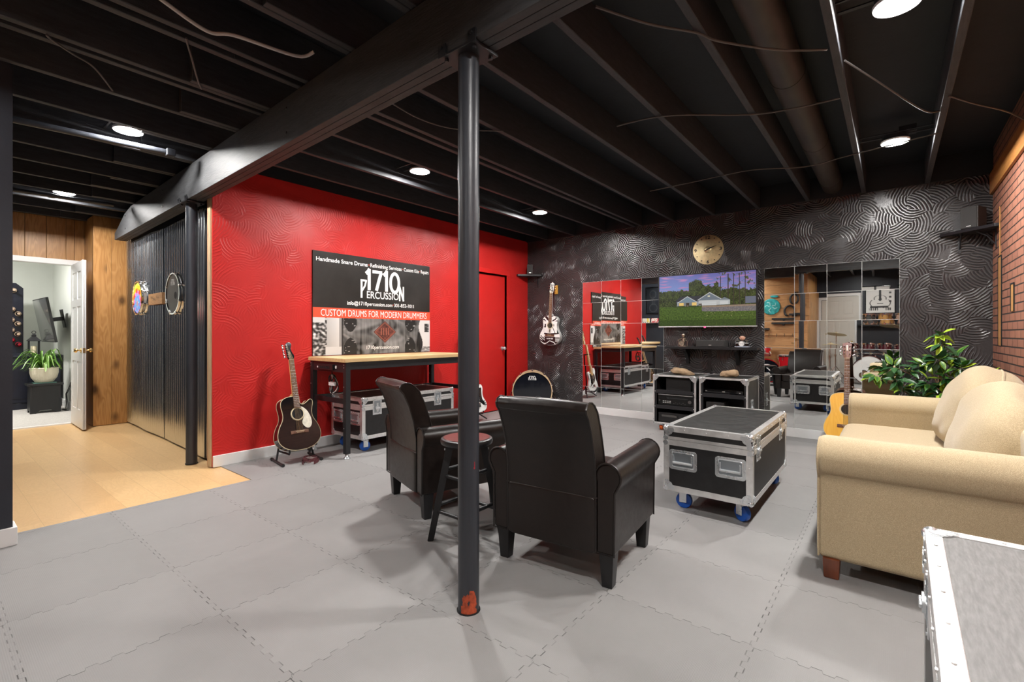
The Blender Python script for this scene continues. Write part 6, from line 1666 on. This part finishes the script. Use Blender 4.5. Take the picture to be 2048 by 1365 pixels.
def cym_stand(label, x, y_, h, r_, tilt, boom=None):
    t = thing('cymbal_stand', label, 'cymbal stand', (x, y_, 0))
    for k in range(3):
        a = k * 2 * PI / 3 + .4; c, s = math.cos(a), math.sin(a)
        MB().cyl((.26 * c, .26 * s, .012), (.012 * c, .012 * s, .34), .008, seg=8).ball((.26 * c, .26 * s, .014), .013).build('leg', m_chrome, t)
    MB().cyl((0, 0, .05), (0, 0, .62), .013, seg=12).cyl((0, 0, .60), (0, 0, h), .009, seg=10).cyl((0, 0, .58), (0, 0, .63), .019, seg=10).build('tube', m_chrome, t)
    e = Vector(boom or (0, 0, 0)) + Vector((0, 0, h))
    if boom: MB().cyl((0, 0, h - .02), e, .008, seg=10).ball((0, 0, h), .022).build('boom_arm', m_chrome, t)
    MB().lathe([(0, .03), (.016, .03), (.04, .014), (.05, .008), (r_ * .6, .002), (r_, -.014), (r_, -.0155), (.05, .006), (0, .026)], 48, M=T(*e) @ R(tilt, 'X') @ R(tilt * .6, 'Y')).build('cymbal', m_cymbal, t)
    MB().cyl(e, e + Vector((0, 0, .05)), .006, seg=8).build('wing_nut', m_chrome, t)
cym_stand('cymbal stand with a wide bronze cymbal nearest the white door', -1.06, -1.75, 1.16, .22, .18)
cym_stand('cymbal stand reaching over the fourth tom below the guitar poster', .14, -1.66, 1.30, .25, .14, (-.12, .12, .06))
cym_stand('low hi-hat style cymbal stand between white door and bass drum', -1.12, -1.12, .92, .18, .05)
# red kit before the pine wall
b = drum('bass_drum', 'glossy red bass drum before the pine board wall', (-2.35, -.52, .30), axis_rot(.25, 1), .28, .42, m_redlac, m_drumhead, m_redlac, 8); spurs(b, .28, .42)
mb = MB(); ribbon(mb, [(.17 * math.cos(a), .17 * math.sin(a)) for a in [2 * PI * k / 30 for k in range(24)]], .02, T(0, 0, .2185) @ R(-PI / 2, 'X')); ribbon(mb, [(-.13, -.02), (.0, .10), (.13, -.02)], .02, T(0, 0, .2187) @ R(-PI / 2, 'X')); mb.build('emblem', m_ink_white, b)
t = drum('floor_tom', 'glossy red floor tom between the red bass drum and the pine corner', (-1.88, -.45, .50), 0, .19, .36, m_redlac, m_drumwhite, m_chrome, 8)
for k in range(3):
    a = k * 2 * PI / 3 + .3; MB().tube([(.21 * math.cos(a), .21 * math.sin(a), .05), (.21 * math.cos(a), .21 * math.sin(a), -.40), (.235 * math.cos(a), .235 * math.sin(a), -.495)], .007, 8).build('leg', m_chrome, t)
drum('tom_drum', 'glossy red rack tom above the red bass drum', (-2.40, -.50, .80), (math.radians(14), 0, 0), .15, .2, m_redlac, m_drumwhite, m_chrome, 8)
cym_stand('cymbal stand behind the red floor tom', -1.72, -.60, 1.05, .20, .2)
cym_stand('tall cymbal stand behind the red bass drum', -2.86, -.56, 1.22, .22, .22)
# hall wall: dark print, shelf and two small posters (seen in the mirror)
def outline_print(u, v):
    x, z = (u - .5) * .34, (v - .5) * .66; d = abs(math.hypot(x * 1.0, (z + .20)) - .10); d2 = abs(math.hypot(x * 1.25, z - .16) - .10); st = abs(abs(x) - .02) if -.12 < z < .1 else 1
    return (.05, .053, .057) if min(d, d2, st) < .008 else (.012, .014, .018)
picture('framed_poster', 'dark canvas with pale line drawing on the hall wall', (-4.80, .335, 2.00), PI, .34, .66, outline_print, m_gtr_black)
t = thing('wall_shelf', 'narrow black ledge on the hall wall with two small cards', 'shelf', (-4.85, .335, 1.36), PI); MB().box(-.36, .36, -.06, 0, -.03, 0, .003).build('board', m_legblack, t); MB().box(-.02, .02, -.04, 0, -.06, -.03).build('cleat', m_legblack, t)
def card1(u, v): return (.80, .62, .08) if (u < .4 and v > .3 and mnoise.noise(Vector((u * 6, v * 6, 1))) > -.1) else ((.15, .13, .12) if (.2 < v < .5 and math.sin(u * 25) > .5) else (.78, .74, .66))
def card2(u, v): return (.55, .04, .06) if mnoise.noise(Vector((u * 5, v * 5, 4))) > 0 else ((.12, .05, .05) if v < .4 else (.75, .68, .62))
for x, f, lb in ((-4.74, card2, 'small red and white card leaning on the hall ledge'), (-4.98, card1, 'small yellow and white card leaning on the hall ledge')):
    o = thing('display_card', lb, 'card', (x, .375, 1.36), PI); painted('print', .2, .17, 40, 34, f, m_print, o, T(0, -.004, .087)); MB().box(-.1, .1, -.003, .003, .002, .172).build('backing', m_paper, o)
